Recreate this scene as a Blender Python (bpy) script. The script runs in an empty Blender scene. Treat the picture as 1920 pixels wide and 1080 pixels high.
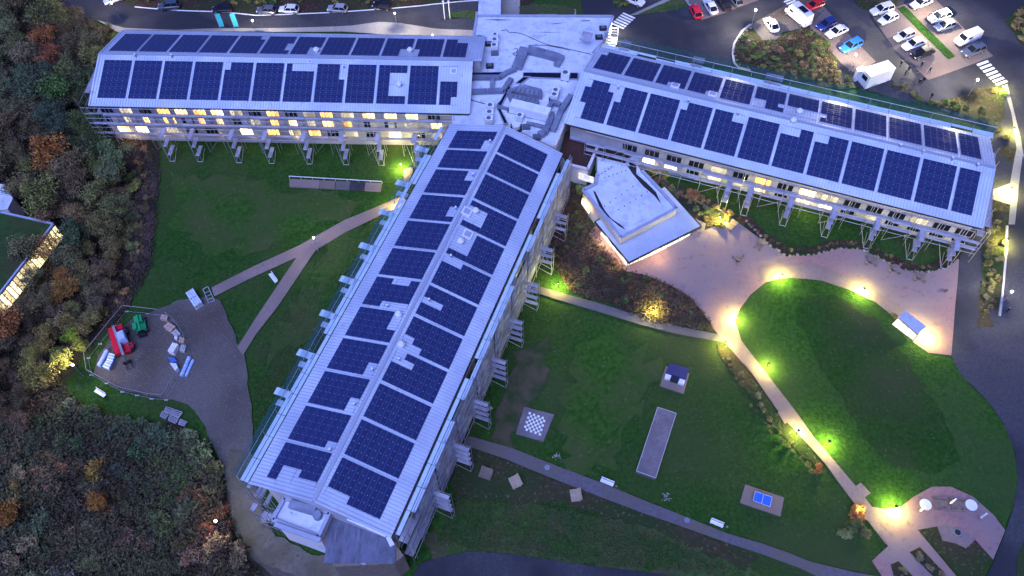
import bpy, bmesh, math, random
import numpy as np
from mathutils import Vector, Matrix
R = math.radians
random.seed(7); rng = np.random.default_rng(7)
SC = bpy.context.scene; COL = SC.collection
# ------------------------------------------------------------------ camera
CZ = 118.0; FPX = 1544.62
FW = np.array([0, .5462526, -.8376205]); RT = np.array([.9995646, -.0247139, -.0161171]); UP = np.array([.0295049, .8372558, .5460148])
cam = bpy.data.cameras.new('camera'); camo = bpy.data.objects.new('camera', cam); COL.objects.link(camo)
camo.matrix_world = Matrix(((RT[0], UP[0], -FW[0], 0), (RT[1], UP[1], -FW[1], 0), (RT[2], UP[2], -FW[2], CZ), (0, 0, 0, 1)))
cam.lens = FPX / 1920 * 36; cam.sensor_width = 36; cam.clip_start = 1; cam.clip_end = 4000
SC.camera = camo
# ------------------------------------------------------------------ dusk sky
SUN_EL, SUN_RO = -1.5, 275.0
w = bpy.data.worlds.new('World'); SC.world = w; w.use_nodes = True
nt = w.node_tree; nt.nodes.clear()
sk = nt.nodes.new('ShaderNodeTexSky'); sk.sky_type = 'NISHITA'; sk.sun_disc = False
sk.sun_elevation = R(SUN_EL); sk.sun_rotation = R(SUN_RO); sk.air_density = 1.0; sk.dust_density = .3; sk.ozone_density = 6.0
mixn = nt.nodes.new('ShaderNodeMix'); mixn.data_type = 'RGBA'; mixn.blend_type = 'MULTIPLY'; mixn.inputs[0].default_value = 1
mixn.inputs[7].default_value = (1.0, .80, 1.02, 1)
bg = nt.nodes.new('ShaderNodeBackground'); bg.inputs[1].default_value = .15
wo = nt.nodes.new('ShaderNodeOutputWorld')
nt.links.new(sk.outputs[0], mixn.inputs[6]); nt.links.new(mixn.outputs[2], bg.inputs[0]); nt.links.new(bg.outputs[0], wo.inputs[0])
sl = bpy.data.lights.new('sun', 'SUN'); sl.energy = .5; sl.angle = R(60); sl.color = (.33, .44, 1.0)
so = bpy.data.objects.new('sun', sl); so.rotation_euler = (R(28), R(-12), 0); COL.objects.link(so)
SC.view_settings.view_transform = 'Standard'; SC.view_settings.look = 'None'
SC.view_settings.gamma = 1; SC.view_settings.use_curve_mapping = False
SC.view_settings.exposure = 3.6
try:
    SC.cycles.use_denoising = True; SC.cycles.max_bounces = 5; SC.cycles.diffuse_bounces = 2; SC.cycles.glossy_bounces = 2
    SC.cycles.transparent_max_bounces = 6; SC.cycles.sample_clamp_indirect = 4; SC.cycles.caustics_reflective = False
except Exception: pass

# ------------------------------------------------------------------ pixel to place
def ray(x, y): return FW + RT * ((x - 960) / FPX) - UP * ((y - 540) / FPX)
def PZ(x, y, z):
    d = ray(x, y); k = (CZ - z) / -d[2]; return np.array([0, 0, CZ]) + d * k
CTRL = [(200,285,.6),(350,285,.8),(500,285,.8),(650,290,.9),(780,290,1),(500,50,2),(250,50,2),(800,50,3),(1050,440,1.6),(960,650,1.8),(850,880,1.4),(790,1040,.6),
 (500,900,0),(580,700,.3),(700,500,.6),(300,650,0),(450,450,.4),(1300,345,5.8),(1400,372,6.2),(1500,395,6.2),(1620,420,5.9),(1700,450,5.9),(1790,480,6),(1500,490,5.6),(1600,540,5),(1750,600,4.6),
 (1350,540,3.8),(1177,508,3),(1090,390,3.2),(1100,285,4),(1200,310,5),(1230,560,2.4),(1600,750,2.6),(1800,800,2.6),(1450,700,2),(1270,700,.8),(1000,800,.2),(1100,700,.4),(1430,940,.3),(1200,900,0),
 (1750,960,1.2),(1880,1000,1.2),(1900,700,3.6),(1400,110,8),(1700,90,8.5),(1550,100,8.3),(1200,50,6.5),(1870,200,7.6),(1900,400,6.6),(1850,20,9),(1650,0,9),(500,0,3.4),(900,20,4.4),(100,0,3.4),(1060,20,5.5),(1000,1060,-.6),
 (50,800,-.4),(50,200,1.2),(50,500,.2),(200,1000,-.8),(1400,1050,-.2),(1040,270,3)]
_c = np.array([list(PZ(x, y, z)[:2]) + [z] for x, y, z in CTRL])
def Hs(X, Y):
    X = np.asarray(X, float); Y = np.asarray(Y, float)
    d = (X[..., None] - _c[:, 0])**2 + (Y[..., None] - _c[:, 1])**2
    wgt = (d + 60.0)**-2.0
    return (wgt * _c[:, 2]).sum(-1) / wgt.sum(-1)
def H(x, y): return float(Hs(x, y))
def G(x, y, dz=0):
    z = 1.0
    for _ in range(14):
        p = PZ(x, y, z); z = .5 * z + .5 * (H(p[0], p[1]) + dz)
    p = PZ(x, y, z); return Vector((p[0], p[1], z))
def K(ox, oy, k): return lambda *pts: [(ox + x / k, oy + y / k) for x, y in pts]

# ------------------------------------------------------------------ materials
MATS = {}
def M(name, c1, c2=None, scale=1.0, c3=None, scale3=.05, rough=.9, metal=0, bump=0, bscale=3, emit=None, es=0, thr=(.35, .65), thr3=(.4, .6), coord='pos', spec=.5, alpha=1, c4=None, scale4=6):
    m = bpy.data.materials.new(name); m.use_nodes = True; t = m.node_tree; b = t.nodes['Principled BSDF']
    b.inputs['Roughness'].default_value = rough; b.inputs['Metallic'].default_value = metal; b.inputs['Specular IOR Level'].default_value = .12 if rough >= .9 else spec
    b.inputs['Base Color'].default_value = (*c1, 1)
    if coord == 'pos': src = t.nodes.new('ShaderNodeNewGeometry').outputs['Position']
    else: src = t.nodes.new('ShaderNodeTexCoord').outputs['Object']
    def noise(sc, det=4):
        n = t.nodes.new('ShaderNodeTexNoise'); n.inputs['Scale'].default_value = sc; n.inputs['Detail'].default_value = det
        t.links.new(src, n.inputs['Vector']); return n
    def mix(prev, cc, sc, th, det=4):
        n = noise(sc, det); mr = t.nodes.new('ShaderNodeMapRange'); mr.inputs[1].default_value = th[0]; mr.inputs[2].default_value = th[1]
        t.links.new(n.outputs[0], mr.inputs[0]); mx = t.nodes.new('ShaderNodeMix'); mx.data_type = 'RGBA'
        t.links.new(mr.outputs[0], mx.inputs[0])
        if isinstance(prev, tuple): mx.inputs[6].default_value = (*prev, 1)
        else: t.links.new(prev, mx.inputs[6])
        mx.inputs[7].default_value = (*cc, 1); return mx.outputs[2]
    c = c1
    if c2: c = mix(c, c2, scale, thr)
    if c3: c = mix(c, c3, scale3, thr3)
    if c4: c = mix(c, c4, scale4, (.62, .72), 2)
    if not isinstance(c, tuple): t.links.new(c, b.inputs['Base Color'])
    if bump:
        n = noise(bscale, 5); bp = t.nodes.new('ShaderNodeBump'); bp.inputs['Strength'].default_value = bump; bp.inputs['Distance'].default_value = .3
        t.links.new(n.outputs[0], bp.inputs['Height']); t.links.new(bp.outputs[0], b.inputs['Normal'])
    if emit: b.inputs['Emission Color'].default_value = (*emit, 1); b.inputs['Emission Strength'].default_value = es
    if alpha < 1: b.inputs['Alpha'].default_value = alpha
    if emit and name.startswith('win'):
        oi = t.nodes.new('ShaderNodeObjectInfo'); mr = t.nodes.new('ShaderNodeMapRange'); mr.inputs[3].default_value = es*.25; mr.inputs[4].default_value = es*1.75; t.links.new(oi.outputs['Random'], mr.inputs[0])
        tc = t.nodes.new('ShaderNodeTexCoord'); n = t.nodes.new('ShaderNodeTexNoise'); n.inputs['Scale'].default_value = 2.2; n.inputs['Detail'].default_value = 2; t.links.new(tc.outputs['Object'], n.inputs['Vector'])
        m2 = t.nodes.new('ShaderNodeMapRange'); m2.inputs[1].default_value = .35; m2.inputs[2].default_value = .6; m2.inputs[3].default_value = .25; m2.inputs[4].default_value = 1.2; t.links.new(n.outputs[0], m2.inputs[0])
        mu = t.nodes.new('ShaderNodeMath'); mu.operation = 'MULTIPLY'; t.links.new(mr.outputs[0], mu.inputs[0]); t.links.new(m2.outputs[0], mu.inputs[1]); t.links.new(mu.outputs[0], b.inputs['Emission Strength'])
    MATS[name] = m; return m
def Mobj(name, rough=.35, noise=0, nscale=2.0, coat=0, mul=1):   # colour from the object (one mesh, many paints)
    m = bpy.data.materials.new(name); m.use_nodes = True; t = m.node_tree; b = t.nodes['Principled BSDF']
    oi = t.nodes.new('ShaderNodeObjectInfo'); b.inputs['Roughness'].default_value = rough; b.inputs['Coat Weight'].default_value = coat
    out = oi.outputs['Color']
    if noise:
        tc = t.nodes.new('ShaderNodeTexCoord'); n = t.nodes.new('ShaderNodeTexNoise'); n.inputs['Scale'].default_value = nscale; n.inputs['Detail'].default_value = 3
        t.links.new(tc.outputs['Object'], n.inputs['Vector'])
        hs = t.nodes.new('ShaderNodeHueSaturation'); mr = t.nodes.new('ShaderNodeMapRange'); mr.inputs[1].default_value = .3; mr.inputs[2].default_value = .7
        mr.inputs[3].default_value = 1 - noise; mr.inputs[4].default_value = 1 + noise
        t.links.new(n.outputs[0], mr.inputs[0]); t.links.new(mr.outputs[0], hs.inputs['Value'])
        mr2 = t.nodes.new('ShaderNodeMapRange'); mr2.inputs[3].default_value = .5 - .04; mr2.inputs[4].default_value = .5 + .05
        t.links.new(n.outputs[1], mr2.inputs[0]); t.links.new(mr2.outputs[0], hs.inputs['Hue'])
        t.links.new(out, hs.inputs['Color']); out = hs.outputs[0]
    t.links.new(out, b.inputs['Base Color']); MATS[name] = m; return m
M('lawn', (.013,.046,.006), (.026,.076,.010), 1.9, (.042,.062,.018), .05, .95, bump=.6, bscale=3, thr3=(.44,.66), c4=(.055,.085,.035), scale4=2.2)
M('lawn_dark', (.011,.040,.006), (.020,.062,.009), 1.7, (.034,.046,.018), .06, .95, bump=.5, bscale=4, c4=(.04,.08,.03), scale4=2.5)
M('meadow', (.024,.062,.012), (.062,.108,.026), 1.5, (.065,.060,.030), .08, .95, bump=.8, bscale=2.5, c4=(.10,.12,.05), scale4=1.8)
M('meadow_soft', (.015,.052,.007), (.030,.084,.012), 1.7, (.036,.066,.018), .05, .95, bump=.6, bscale=3, c4=(.05,.085,.03), scale4=2.4)
M('lawn_light', (.017,.058,.007), (.036,.092,.013), 1.3, (.050,.072,.020), .12, .95, bump=.6, bscale=3, thr3=(.40,.62), c4=(.07,.10,.035), scale4=1.6)
M('bank', (.036,.034,.016), (.060,.044,.026), 1.1, (.026,.044,.014), .09, .95, bump=.8, bscale=2.5, c4=(.12,.10,.06), scale4=2.2)
M('heath', (.065,.035,.028), (.10,.055,.045), .9, (.05,.05,.03), .10, .95, bump=1, bscale=1.8, c4=(.14,.10,.07), scale4=1.5)
M('forest_floor', (.045,.030,.020), (.075,.052,.032), .7, (.03,.035,.02), .12, .95, bump=1, bscale=1.5)
M('bed_soil', (.034,.020,.014), (.062,.034,.024), 1.6, (.03,.035,.016), .15, .95, bump=1, bscale=2.5, c4=(.13,.10,.07), scale4=2.4)
M('worn', (.040,.050,.020), (.022,.050,.013), 1.3, (.075,.062,.038), .45, .95, bump=.5)
M('asphalt', (.044,.043,.050), (.062,.060,.068), 3.0, (.030,.030,.037), .10, .9, bump=.15, bscale=9)
M('asphalt_wet', (.060,.057,.053), (.08,.076,.070), 2.0, (.045,.043,.042), .05, .38, bump=.12, bscale=7)
M('gravel', (.110,.094,.084), (.145,.125,.11), 4.0, (.080,.062,.050), .07, .95, bump=.5, bscale=8, c4=(.22,.20,.18), scale4=5)
M('track', (.125,.105,.082), (.19,.16,.125), 1.2, (.09,.08,.05), .10, .95, bump=.4, c4=(.08,.075,.05), scale4=1.2)
M('path_stone', (.20,.14,.12), (.25,.175,.15), 2.5, (.19,.135,.115), .14, .85, bump=.2, bscale=9, c4=(.17,.125,.105), scale4=1.4)
M('path_grey', (.085,.075,.085), (.115,.10,.112), 2.0, (.11,.09,.075), .15, .85, bump=.2, bscale=9)
M('paving', (.25,.13,.115), (.31,.165,.142), 2.2, (.215,.150,.145), .09, .8, bump=.25, bscale=9, c4=(.17,.115,.105), scale4=1.1)
M('bay', (.15,.105,.085), (.19,.135,.11), 3.0, (.13,.10,.09), .10, .8, bump=.2, bscale=9)
M('pavement', (.26,.24,.20), (.32,.29,.25), 2.0, (.2,.18,.16), .1, .85)
M('white_paint', (.75,.75,.73), (.6,.6,.58), 2.0, rough=.6)
M('kerb', (.36,.34,.31), (.42,.40,.37), 2.0, rough=.8)
M('stone', (.17,.14,.11), (.30,.26,.21), 1.5, rough=.9, bump=.5, bscale=3)
M('roof_metal', (.56,.60,.68), (.64,.68,.76), .35, (.48,.52,.60), .16, .42, metal=.15, c4=(.50,.49,.50), scale4=.9)
M('seam', (.38,.40,.45), rough=.45, metal=.2)
M('roof_flat', (.54,.56,.62), (.64,.66,.71), .25, (.42,.44,.50), .55, .75, thr3=(.50,.72), c4=(.34,.36,.42), scale4=1.6)
M('parapet', (.31,.32,.40), (.37,.38,.46), .8, rough=.6)
M('render_wall', (.46,.43,.44), (.54,.50,.50), .6, (.38,.36,.38), .2, .85)
M('render_pink', (.66,.60,.58), (.72,.66,.63), .6, rough=.85)
M('duct', (.20,.22,.29), (.27,.29,.36), .7, (.17,.18,.24), .4, .55, metal=.2)
M('duct_side', (.11,.115,.15), rough=.6)
M('dark_glass', (.012,.014,.022), rough=.12)
M('dark', (.015,.015,.018), rough=.6)
M('unit_white', (.80,.80,.82), (.70,.70,.73), .9, rough=.5)
M('panel', (.022,.031,.088), (.030,.041,.110), .25, rough=.09, coord='obj', spec=.62)
M('panel_line', (.035,.045,.125), rough=.3); M('panel_seam', (.075,.10,.24), rough=.4)
M('panel_dot', (.34,.38,.56), rough=.5)
M('steel', (.36,.36,.37), rough=.4, metal=.5)
M('deck', (.33,.31,.35), (.43,.41,.44), .8, (.26,.24,.28), .3, .8)
M('deck_blue', (.42,.54,.62), (.52,.62,.70), .8, rough=.7)
M('timber', (.34,.25,.16), (.42,.31,.21), 1.2, rough=.85)
M('timber_dark', (.16,.115,.085), (.22,.16,.12), 1.5, rough=.85)
M('netting', (.04,.30,.27), (.06,.36,.33), 1.5, rough=.8, alpha=.36); M('netting_shaded', (.02,.10,.07), (.03,.14,.10), 1.5, rough=.8, alpha=.45)  # second netting is a darker copy: the dim rear side painted into its colour
M('sheeting', (.26,.36,.66), (.50,.60,.86), 1.3, (.18,.19,.36), .5, .6, alpha=.9, c4=(.10,.12,.26), scale4=.9, bump=.6, bscale=1.2)
M('win_lit', (.5,.4,.25), emit=(1, .62, .20), es=0.425)
M('win_lit_white', (.6,.5,.4), emit=(1, .80, .42), es=0.75)
M('win_far', (.4,.35,.2), emit=(1, .78, .38), es=.17); M('win_orange', (.5,.25,.1), emit=(1, .42, .09), es=0.275)
M('win_dim', (.3,.28,.2), emit=(1, .8, .5), es=0.075)
M('brownroof', (.060,.026,.022), (.085,.038,.030), 2.5, (.045,.028,.02), .3, .95, bump=.5)
M('greenroof', (.020,.055,.012), (.035,.075,.018), .8, (.05,.05,.02), .12, .95, bump=.6)
M('tyre', (.02,.02,.02), rough=.8); M('rim', (.45,.45,.47), rough=.35, metal=.7)
M('car_glass', (.01,.012,.018), rough=.08); M('headlamp', (.75,.75,.75), rough=.2); M('taillamp', (.4,.01,.01), rough=.3)
M('red_paint', (.55,.012,.030), rough=.35); M('green_paint', (.015,.30,.10), rough=.4); M('blue_plastic', (.06,.16,.50), rough=.4)
M('pale_blue', (.30,.42,.72), (.36,.48,.78), 2, rough=.5); M('wrap', (.70,.72,.78), (.45,.52,.72), 2.5, rough=.3)
M('brick_block', (.50,.33,.26), (.42,.27,.21), 3, rough=.9)
M('blue_table', (.02,.12,.55), rough=.5); M('navy', (.022,.022,.10), rough=.6); M('cloth_dark', (.012,.012,.016), rough=.9)
M('skin', (.45,.28,.2), rough=.6); M('banner', (.03,.38,.55), (.04,.45,.62), 1.5, rough=.7)
M('lamp_warm', (1,.9,.6), emit=(1, .82, .42), es=7.5); M('lamp_white', (1,1,1), emit=(1, .95, .85), es=45)
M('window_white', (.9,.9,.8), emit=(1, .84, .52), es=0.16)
M('terrace_a', (.09,.095,.14), (.14,.14,.20), .6, rough=.6); M('terrace_b', (.15,.155,.22), (.08,.08,.11), .5, rough=.6); M('terrace_c', (.07,.07,.10), (.13,.13,.18), .7, rough=.6)
M('court_grey', (.155,.13,.14), (.20,.17,.18), 3, (.13,.11,.12), .4, .9)
M('kerb_dull', (.20,.17,.15), rough=.9)
M('bark', (.06,.045,.035), rough=.95)
Mobj('leaf', .85, .55, .7); Mobj('paint', .28, coat=.6); Mobj('plain', .6)

# ------------------------------------------------------------------ mesh building
class MB:
    def __init__(s): s.v = []; s.f = []; s.m = []; s.cur = 0
    def quad(s, a, b, c, d):
        n = len(s.v); s.v += [tuple(a), tuple(b), tuple(c), tuple(d)]; s.f.append((n, n+1, n+2, n+3)); s.m.append(s.cur); return s
    def obox(s, c, ax, ay, az):     # centre and three half axes
        c, ax, ay, az = map(lambda q: Vector(q), (c, ax, ay, az)); n = len(s.v)
        for k in (-1, 1):
            for j in (-1, 1):
                for i in (-1, 1): s.v.append(tuple(c + i*ax + j*ay + k*az))
        for f in ((0,2,3,1),(4,5,7,6),(0,1,5,4),(2,6,7,3),(0,4,6,2),(1,3,7,5)): s.f.append(tuple(n+q for q in f)); s.m.append(s.cur)
        return s
    def box(s, x0, y0, z0, x1, y1, z1): return s.obox(((x0+x1)/2, (y0+y1)/2, (z0+z1)/2), ((x1-x0)/2,0,0), (0,(y1-y0)/2,0), (0,0,(z1-z0)/2))
    def rbox(s, cx, cy, z0, z1, hx, hy, a=0):
        c, q = math.cos(a), math.sin(a); return s.obox((cx, cy, (z0+z1)/2), (c*hx, q*hx, 0), (-q*hy, c*hy, 0), (0, 0, (z1-z0)/2))
    def bar(s, p, q, wd, th, up=(0,0,1)):
        p, q = Vector(p), Vector(q); d = q-p; L = d.length
        if L < 1e-6: return s
        d /= L; u = Vector(up); side = d.cross(u)
        if side.length < 1e-3: side = d.cross(Vector((1,0,0)))
        side.normalize(); u = side.cross(d); return s.obox((p+q)/2, d*L/2, side*wd/2, u*th/2)
    def tube(s, p, q, r, n=6, r2=None):
        p, q = Vector(p), Vector(q); d = (q-p); r2 = r if r2 is None else r2
        if d.length < 1e-6: return s
        d.normalize(); a = d.orthogonal().normalized(); b = d.cross(a); k = len(s.v)
        for c, rr in ((p, r), (q, r2)):
            for i in range(n):
                t = 2*math.pi*i/n; s.v.append(tuple(c + (a*math.cos(t) + b*math.sin(t))*rr))
        for i in range(n): j = (i+1) % n; s.f.append((k+i, k+j, k+n+j, k+n+i)); s.m.append(s.cur)
        s.f.append(tuple(k+i for i in reversed(range(n)))); s.m.append(s.cur); s.f.append(tuple(k+n+i for i in range(n))); s.m.append(s.cur)
        return s
    def prism(s, pts, z0, z1):      # convex or concave outline, caps filled
        pts = [tuple(p[:2]) for p in pts]; area = sum(pts[i][0]*pts[(i+1) % len(pts)][1] - pts[(i+1) % len(pts)][0]*pts[i][1] for i in range(len(pts)))
        if area < 0: pts = pts[::-1]
        n = len(pts); k = len(s.v); z0s = z0 if callable(z0) else (lambda x, y: z0); z1s = z1 if callable(z1) else (lambda x, y: z1)
        s.v += [(x, y, z0s(x, y)) for x, y in pts] + [(x, y, z1s(x, y)) for x, y in pts]
        for i in range(n): j = (i+1) % n; s.f.append((k+i, k+j, k+n+j, k+n+i)); s.m.append(s.cur)
        from mathutils.geometry import tessellate_polygon
        for t in tessellate_polygon([[Vector((x, y, 0)) for x, y in pts]]):
            a = [Vector((*pts[i], 0)) for i in t]
            if (a[1]-a[0]).cross(a[2]-a[0]).z < 0: t = t[::-1]
            s.f.append(tuple(k+n+i for i in t)); s.m.append(s.cur); s.f.append(tuple(k+i for i in t[::-1])); s.m.append(s.cur)
        return s
    def ball(s, c, r, n=8, sq=(1,1,1)):
        k = len(s.v); h = n//2
        for i in range(h+1):
            ph = math.pi*i/h
            for j in range(n):
                t = 2*math.pi*j/n; s.v.append((c[0]+r*sq[0]*math.sin(ph)*math.cos(t), c[1]+r*sq[1]*math.sin(ph)*math.sin(t), c[2]+r*sq[2]*math.cos(ph)))
        for i in range(h):
            for j in range(n):
                jj = (j+1) % n; s.f.append((k+i*n+j, k+(i+1)*n+j, k+(i+1)*n+jj, k+i*n+jj)); s.m.append(s.cur)
        return s
    def mesh(s, name, mats):
        me = bpy.data.meshes.new(name); me.from_pydata(s.v, [], s.f)
        for m in (mats if isinstance(mats, (list, tuple)) else [mats]): me.materials.append(MATS[m])
        if any(s.m): me.polygons.foreach_set('material_index', s.m)
        me.update(); return me
    def build(s, name, mats, parent=None, rel=None):
        if rel is not None:
            rx, ry, rz = rel; s.v = [(x-rx, y-ry, z-rz) for x, y, z in s.v]
        return link(name, s.mesh(name, mats), parent)
def link(name, me, parent=None, loc=(0,0,0), rz=0, color=None):
    o = bpy.data.objects.new(name, me); COL.objects.link(o); o.location = loc; o.rotation_euler = (0, 0, rz)
    if parent: o.parent = parent
    if color: o.color = (*color, 1)
    return o
def tag(o, label=None, cat=None, group=None, kind=None):
    if label: o['label'] = label
    if cat: o['category'] = cat
    if group: o['group'] = group
    if kind: o['kind'] = kind
    return o
def thing(name, label, cat, loc=(0,0,0), rz=0, group=None):
    o = bpy.data.objects.new(name, None); o.empty_display_size = .5; COL.objects.link(o); o.location = loc; o.rotation_euler = (0, 0, rz)
    return tag(o, label, cat, group)
def copy_tree(o, parent=None, color=None):
    c = o.copy(); COL.objects.link(c); c.parent = parent
    if color and o.type == 'MESH': c.color = (*color, 1)
    for ch in list(o.children): copy_tree(ch, c, color)
    return c
def place(proto, first, loc, rz, label, group=None, color=None, scale=None, cat=None):
    o = proto if first else copy_tree(proto, None)
    o.location = loc; o.rotation_euler = (0, 0, rz); tag(o, label, cat, group)
    if scale: o.scale = scale if isinstance(scale, tuple) else (scale,)*3
    if color:
        for c in o.children_recursive: c.color = (*color, 1)
        o.color = (*color, 1)
    return o
_cyl = MB().tube((0,0,0), (0,0,1), 1, 6).mesh('pole', 'steel')
def pole(name, p, q, r, parent, me=None):
    p, q = Vector(p), Vector(q); d = q-p; o = bpy.data.objects.new(name, me or _cyl); COL.objects.link(o); o.parent = parent
    o.matrix_local = Matrix.Translation(p) @ d.to_track_quat('Z', 'Y').to_matrix().to_4x4() @ Matrix.Diagonal((r, r, d.length, 1)); return o
ORD = 'first second third fourth fifth sixth seventh eighth ninth tenth eleventh twelfth thirteenth fourteenth fifteenth sixteenth seventeenth eighteenth nineteenth'.split()
TENS = {2:'twenty',3:'thirty',4:'forty',5:'fifty',6:'sixty',7:'seventy',8:'eighty',9:'ninety'}
TENTH = {2:'twentieth',3:'thirtieth',4:'fortieth',5:'fiftieth',6:'sixtieth',7:'seventieth',8:'eightieth',9:'ninetieth'}
def ordn(i):                  # 1-based
    if i < 20: return ORD[i-1]
    return TENTH[i//10] if i % 10 == 0 else TENS[i//10] + '-' + ORD[i % 10 - 1]

# ------------------------------------------------------------------ ground
def smooth(pts, n=4):
    out = []; L = len(pts)
    for i in range(L):
        p0, p1, p2, p3 = [np.array(pts[(i+k-1) % L], float) for k in range(4)]
        for j in range(n):
            t = j/n; out.append(tuple(.5*((2*p1) + (-p0+p2)*t + (2*p0-5*p1+4*p2-p3)*t*t + (-p0+3*p1-3*p2+p3)*t**3)))
    return out
def region(name, px, layer, mat, sm=0, kind='structure', label=None, cat=None, wobble=0, parent=None):
    if sm: px = smooth(px, sm)
    pts = [G(x, y) for x, y in px]
    if wobble:
        q = []
        for i in range(len(pts)):
            a, b = pts[i], pts[(i+1) % len(pts)]; n = max(1, int((b-a).length/1.2))
            for j in range(n):
                p = a.lerp(b, j/n); q.append(p + Vector((random.uniform(-1,1), random.uniform(-1,1), 0))*wobble)
        pts = q
    from mathutils.geometry import tessellate_polygon
    bm = bmesh.new(); vs = [bm.verts.new((p.x, p.y, 0)) for p in pts]
    for t in tessellate_polygon([[Vector((p.x, p.y, 0)) for p in pts]]):
        try: bm.faces.new([vs[i] for i in t])
        except ValueError: pass
    xs = [p.x for p in pts]; ys = [p.y for p in pts]
    for ax, lo, hi in ((0, min(xs), max(xs)), (1, min(ys), max(ys))):
        k = math.ceil(lo/4)*4
        while k < hi:
            co = (k, 0, 0) if ax == 0 else (0, k, 0); no = (1, 0, 0) if ax == 0 else (0, 1, 0)
            bmesh.ops.bisect_plane(bm, geom=bm.verts[:]+bm.edges[:]+bm.faces[:], plane_co=co, plane_no=no); k += 4
    hz = Hs([v.co.x for v in bm.verts], [v.co.y for v in bm.verts]) if len(bm.verts) else []
    for v, h in zip(bm.verts, hz): v.co.z = h + layer*.03
    bm.normal_update()
    for f in bm.faces:
        if f.normal.z < 0: f.normal_flip()
    me = bpy.data.meshes.new(name); bm.to_mesh(me); bm.free(); me.materials.append(MATS[mat])
    o = link(name, me, parent)
    if parent is None: tag(o, label, cat, kind=kind)
    return o
def strip(name, px, width, layer, mat, **k):    # a band along a line of pixels, width in metres
    P = [G(x, y) for x, y in px]; L, Rr = [], []
    for i, p in enumerate(P):
        d = (P[min(i+1, len(P)-1)] - P[max(i-1, 0)]); d.z = 0; d.normalize(); n = Vector((-d.y, d.x, 0))*width/2; L.append(p+n); Rr.append(p-n)
    mb = MB(); h = k.get('h', 0)
    for i in range(len(P)-1):
        m = max(1, int((P[i+1]-P[i]).length/2))
        for j in range(m):
            a, b, c, d = L[i].lerp(L[i+1], j/m), L[i].lerp(L[i+1], (j+1)/m), Rr[i].lerp(Rr[i+1], (j+1)/m), Rr[i].lerp(Rr[i+1], j/m)
            q = [(v.x, v.y, H(v.x, v.y) + layer*.03 + h) for v in (a, b, c, d)]
            mb.quad(q[3], q[2], q[1], q[0])
            if h:
                lo = [(x, y, z-h-.1) for x, y, z in q]
                mb.quad(q[0], q[1], lo[1], lo[0]); mb.quad(q[2], q[3], lo[3], lo[2]); mb.quad(q[1], q[2], lo[2], lo[1]); mb.quad(q[3], q[0], lo[0], lo[3])
    o = mb.build(name, mat)
    return tag(o, k.get('label'), k.get('cat'), k.get('group'), k.get('kind', 'structure'))
gx = [-900,-500,-300] + [v for v in range(-220, 224, 4)] + [300,500,900]; gy = [-700,-300,-120] + [v for v in range(-60, 264, 4)] + [330,500,900]
GX, GY = np.meshgrid(gx, gy); GZ = Hs(GX, GY); nx = len(gx)
me = bpy.data.meshes.new('ground')
me.from_pydata([(float(a), float(b), float(c)) for a, b, c in zip(GX.ravel(), GY.ravel(), GZ.ravel()-.10)], [], [(j*nx+i, j*nx+i+1, (j+1)*nx+i+1, (j+1)*nx+i) for j in range(len(gy)-1) for i in range(nx-1)])
me.materials.append(MATS['lawn']); tag(link('ground', me), kind='structure')

f1 = K(0,0,3); f2 = K(480,0,3); f3 = K(960,260,3); f3b = K(860,0,3); f4 = K(1140,0,3.6); f5 = K(1520,0,3.6); f6 = K(440,700,2.842); f7 = K(880,700,2.842); f8 = K(1360,700,2.843)
fL = K(0,340,3); fb = K(1440,260,3); fy = K(0,700,2.842); fM = K(480,300,3); g7 = K(860,20,6); g8 = K(860,140,6); fp = K(1680,890,5.683)

region('forest_floor', [(-250,-60),(120,-60),(150,30),(235,62),(225,120),(200,200),(290,262),(298,330),(290,420),(282,500),(250,560),(238,590),(180,640),(120,720),(150,760),(235,790),(330,795),(385,830),(420,880),(430,950),(450,1020),(500,1060),(560,1150),(-250,1150)], 1, 'forest_floor', wobble=.5)
region('heath', [(235,262),(298,270),(296,340),(288,440),(280,500),(255,545),(225,600),(190,620),(200,560),(225,480),(230,400),(225,320)], 2, 'heath', wobble=.6)
region('meadow', f7((-90,720),(60,695),(300,690),(600,740),(900,800),(1364,960))+[(1430,1075),(1430,1100),(1280,1090)]+[(1144,1066),(1021,1048),(950,1038),(880,1034),(810,1046),(790,1010)], 1, 'meadow', wobble=.5)
region('grass_bank', [(870,832),(950,860),(1040,897),(1120,927),(1210,962),(1360,1014),(1430,1042),(1400,1070),(1200,985),(1060,945),(850,935),(845,880)], 2, 'bank', wobble=.5)
region('lawn_oval', fb((60,790),(130,785),(300,800),(450,850),(600,920),(700,1000))+[(1710,640),(1740,662),(1783,668),(1800,702),(1850,750),(1882,795),(1903,850),(1909,900),(1900,950),(1884,990),(1863,967),(1824,932),(1782,913),(1747,913),(1712,932),(1690,950),(1660,955),(1634,950),(1603,911),(1564,865),(1525,820),(1493,774),(1436,700),(1390,640),(1378,602),(1387,580),(1407,553),(1435,530)], 2, 'meadow_soft', wobble=.12)
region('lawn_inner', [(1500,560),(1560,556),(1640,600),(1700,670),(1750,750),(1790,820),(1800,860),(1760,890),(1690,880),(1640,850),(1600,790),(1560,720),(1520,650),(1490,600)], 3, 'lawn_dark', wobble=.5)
for _pp in ([(330,330),(480,345),(600,360),(690,380),(640,410),(560,440),(470,470),(400,480),(350,440),(320,380)], [(640,430),(700,420),(690,470),(640,540),(560,650),(500,700),(490,680),(560,560)], [(820,960),(950,955),(1080,975),(1200,1010),(1280,1060),(1180,1062),(1020,1040),(900,1025),(830,1025)], [(1120,640),(1200,660),(1230,700),(1180,800),(1120,900),(1060,860),(1060,740)]): region('grass_patch', smooth(_pp, 4), 1, 'lawn_light', wobble=1.6)
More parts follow.
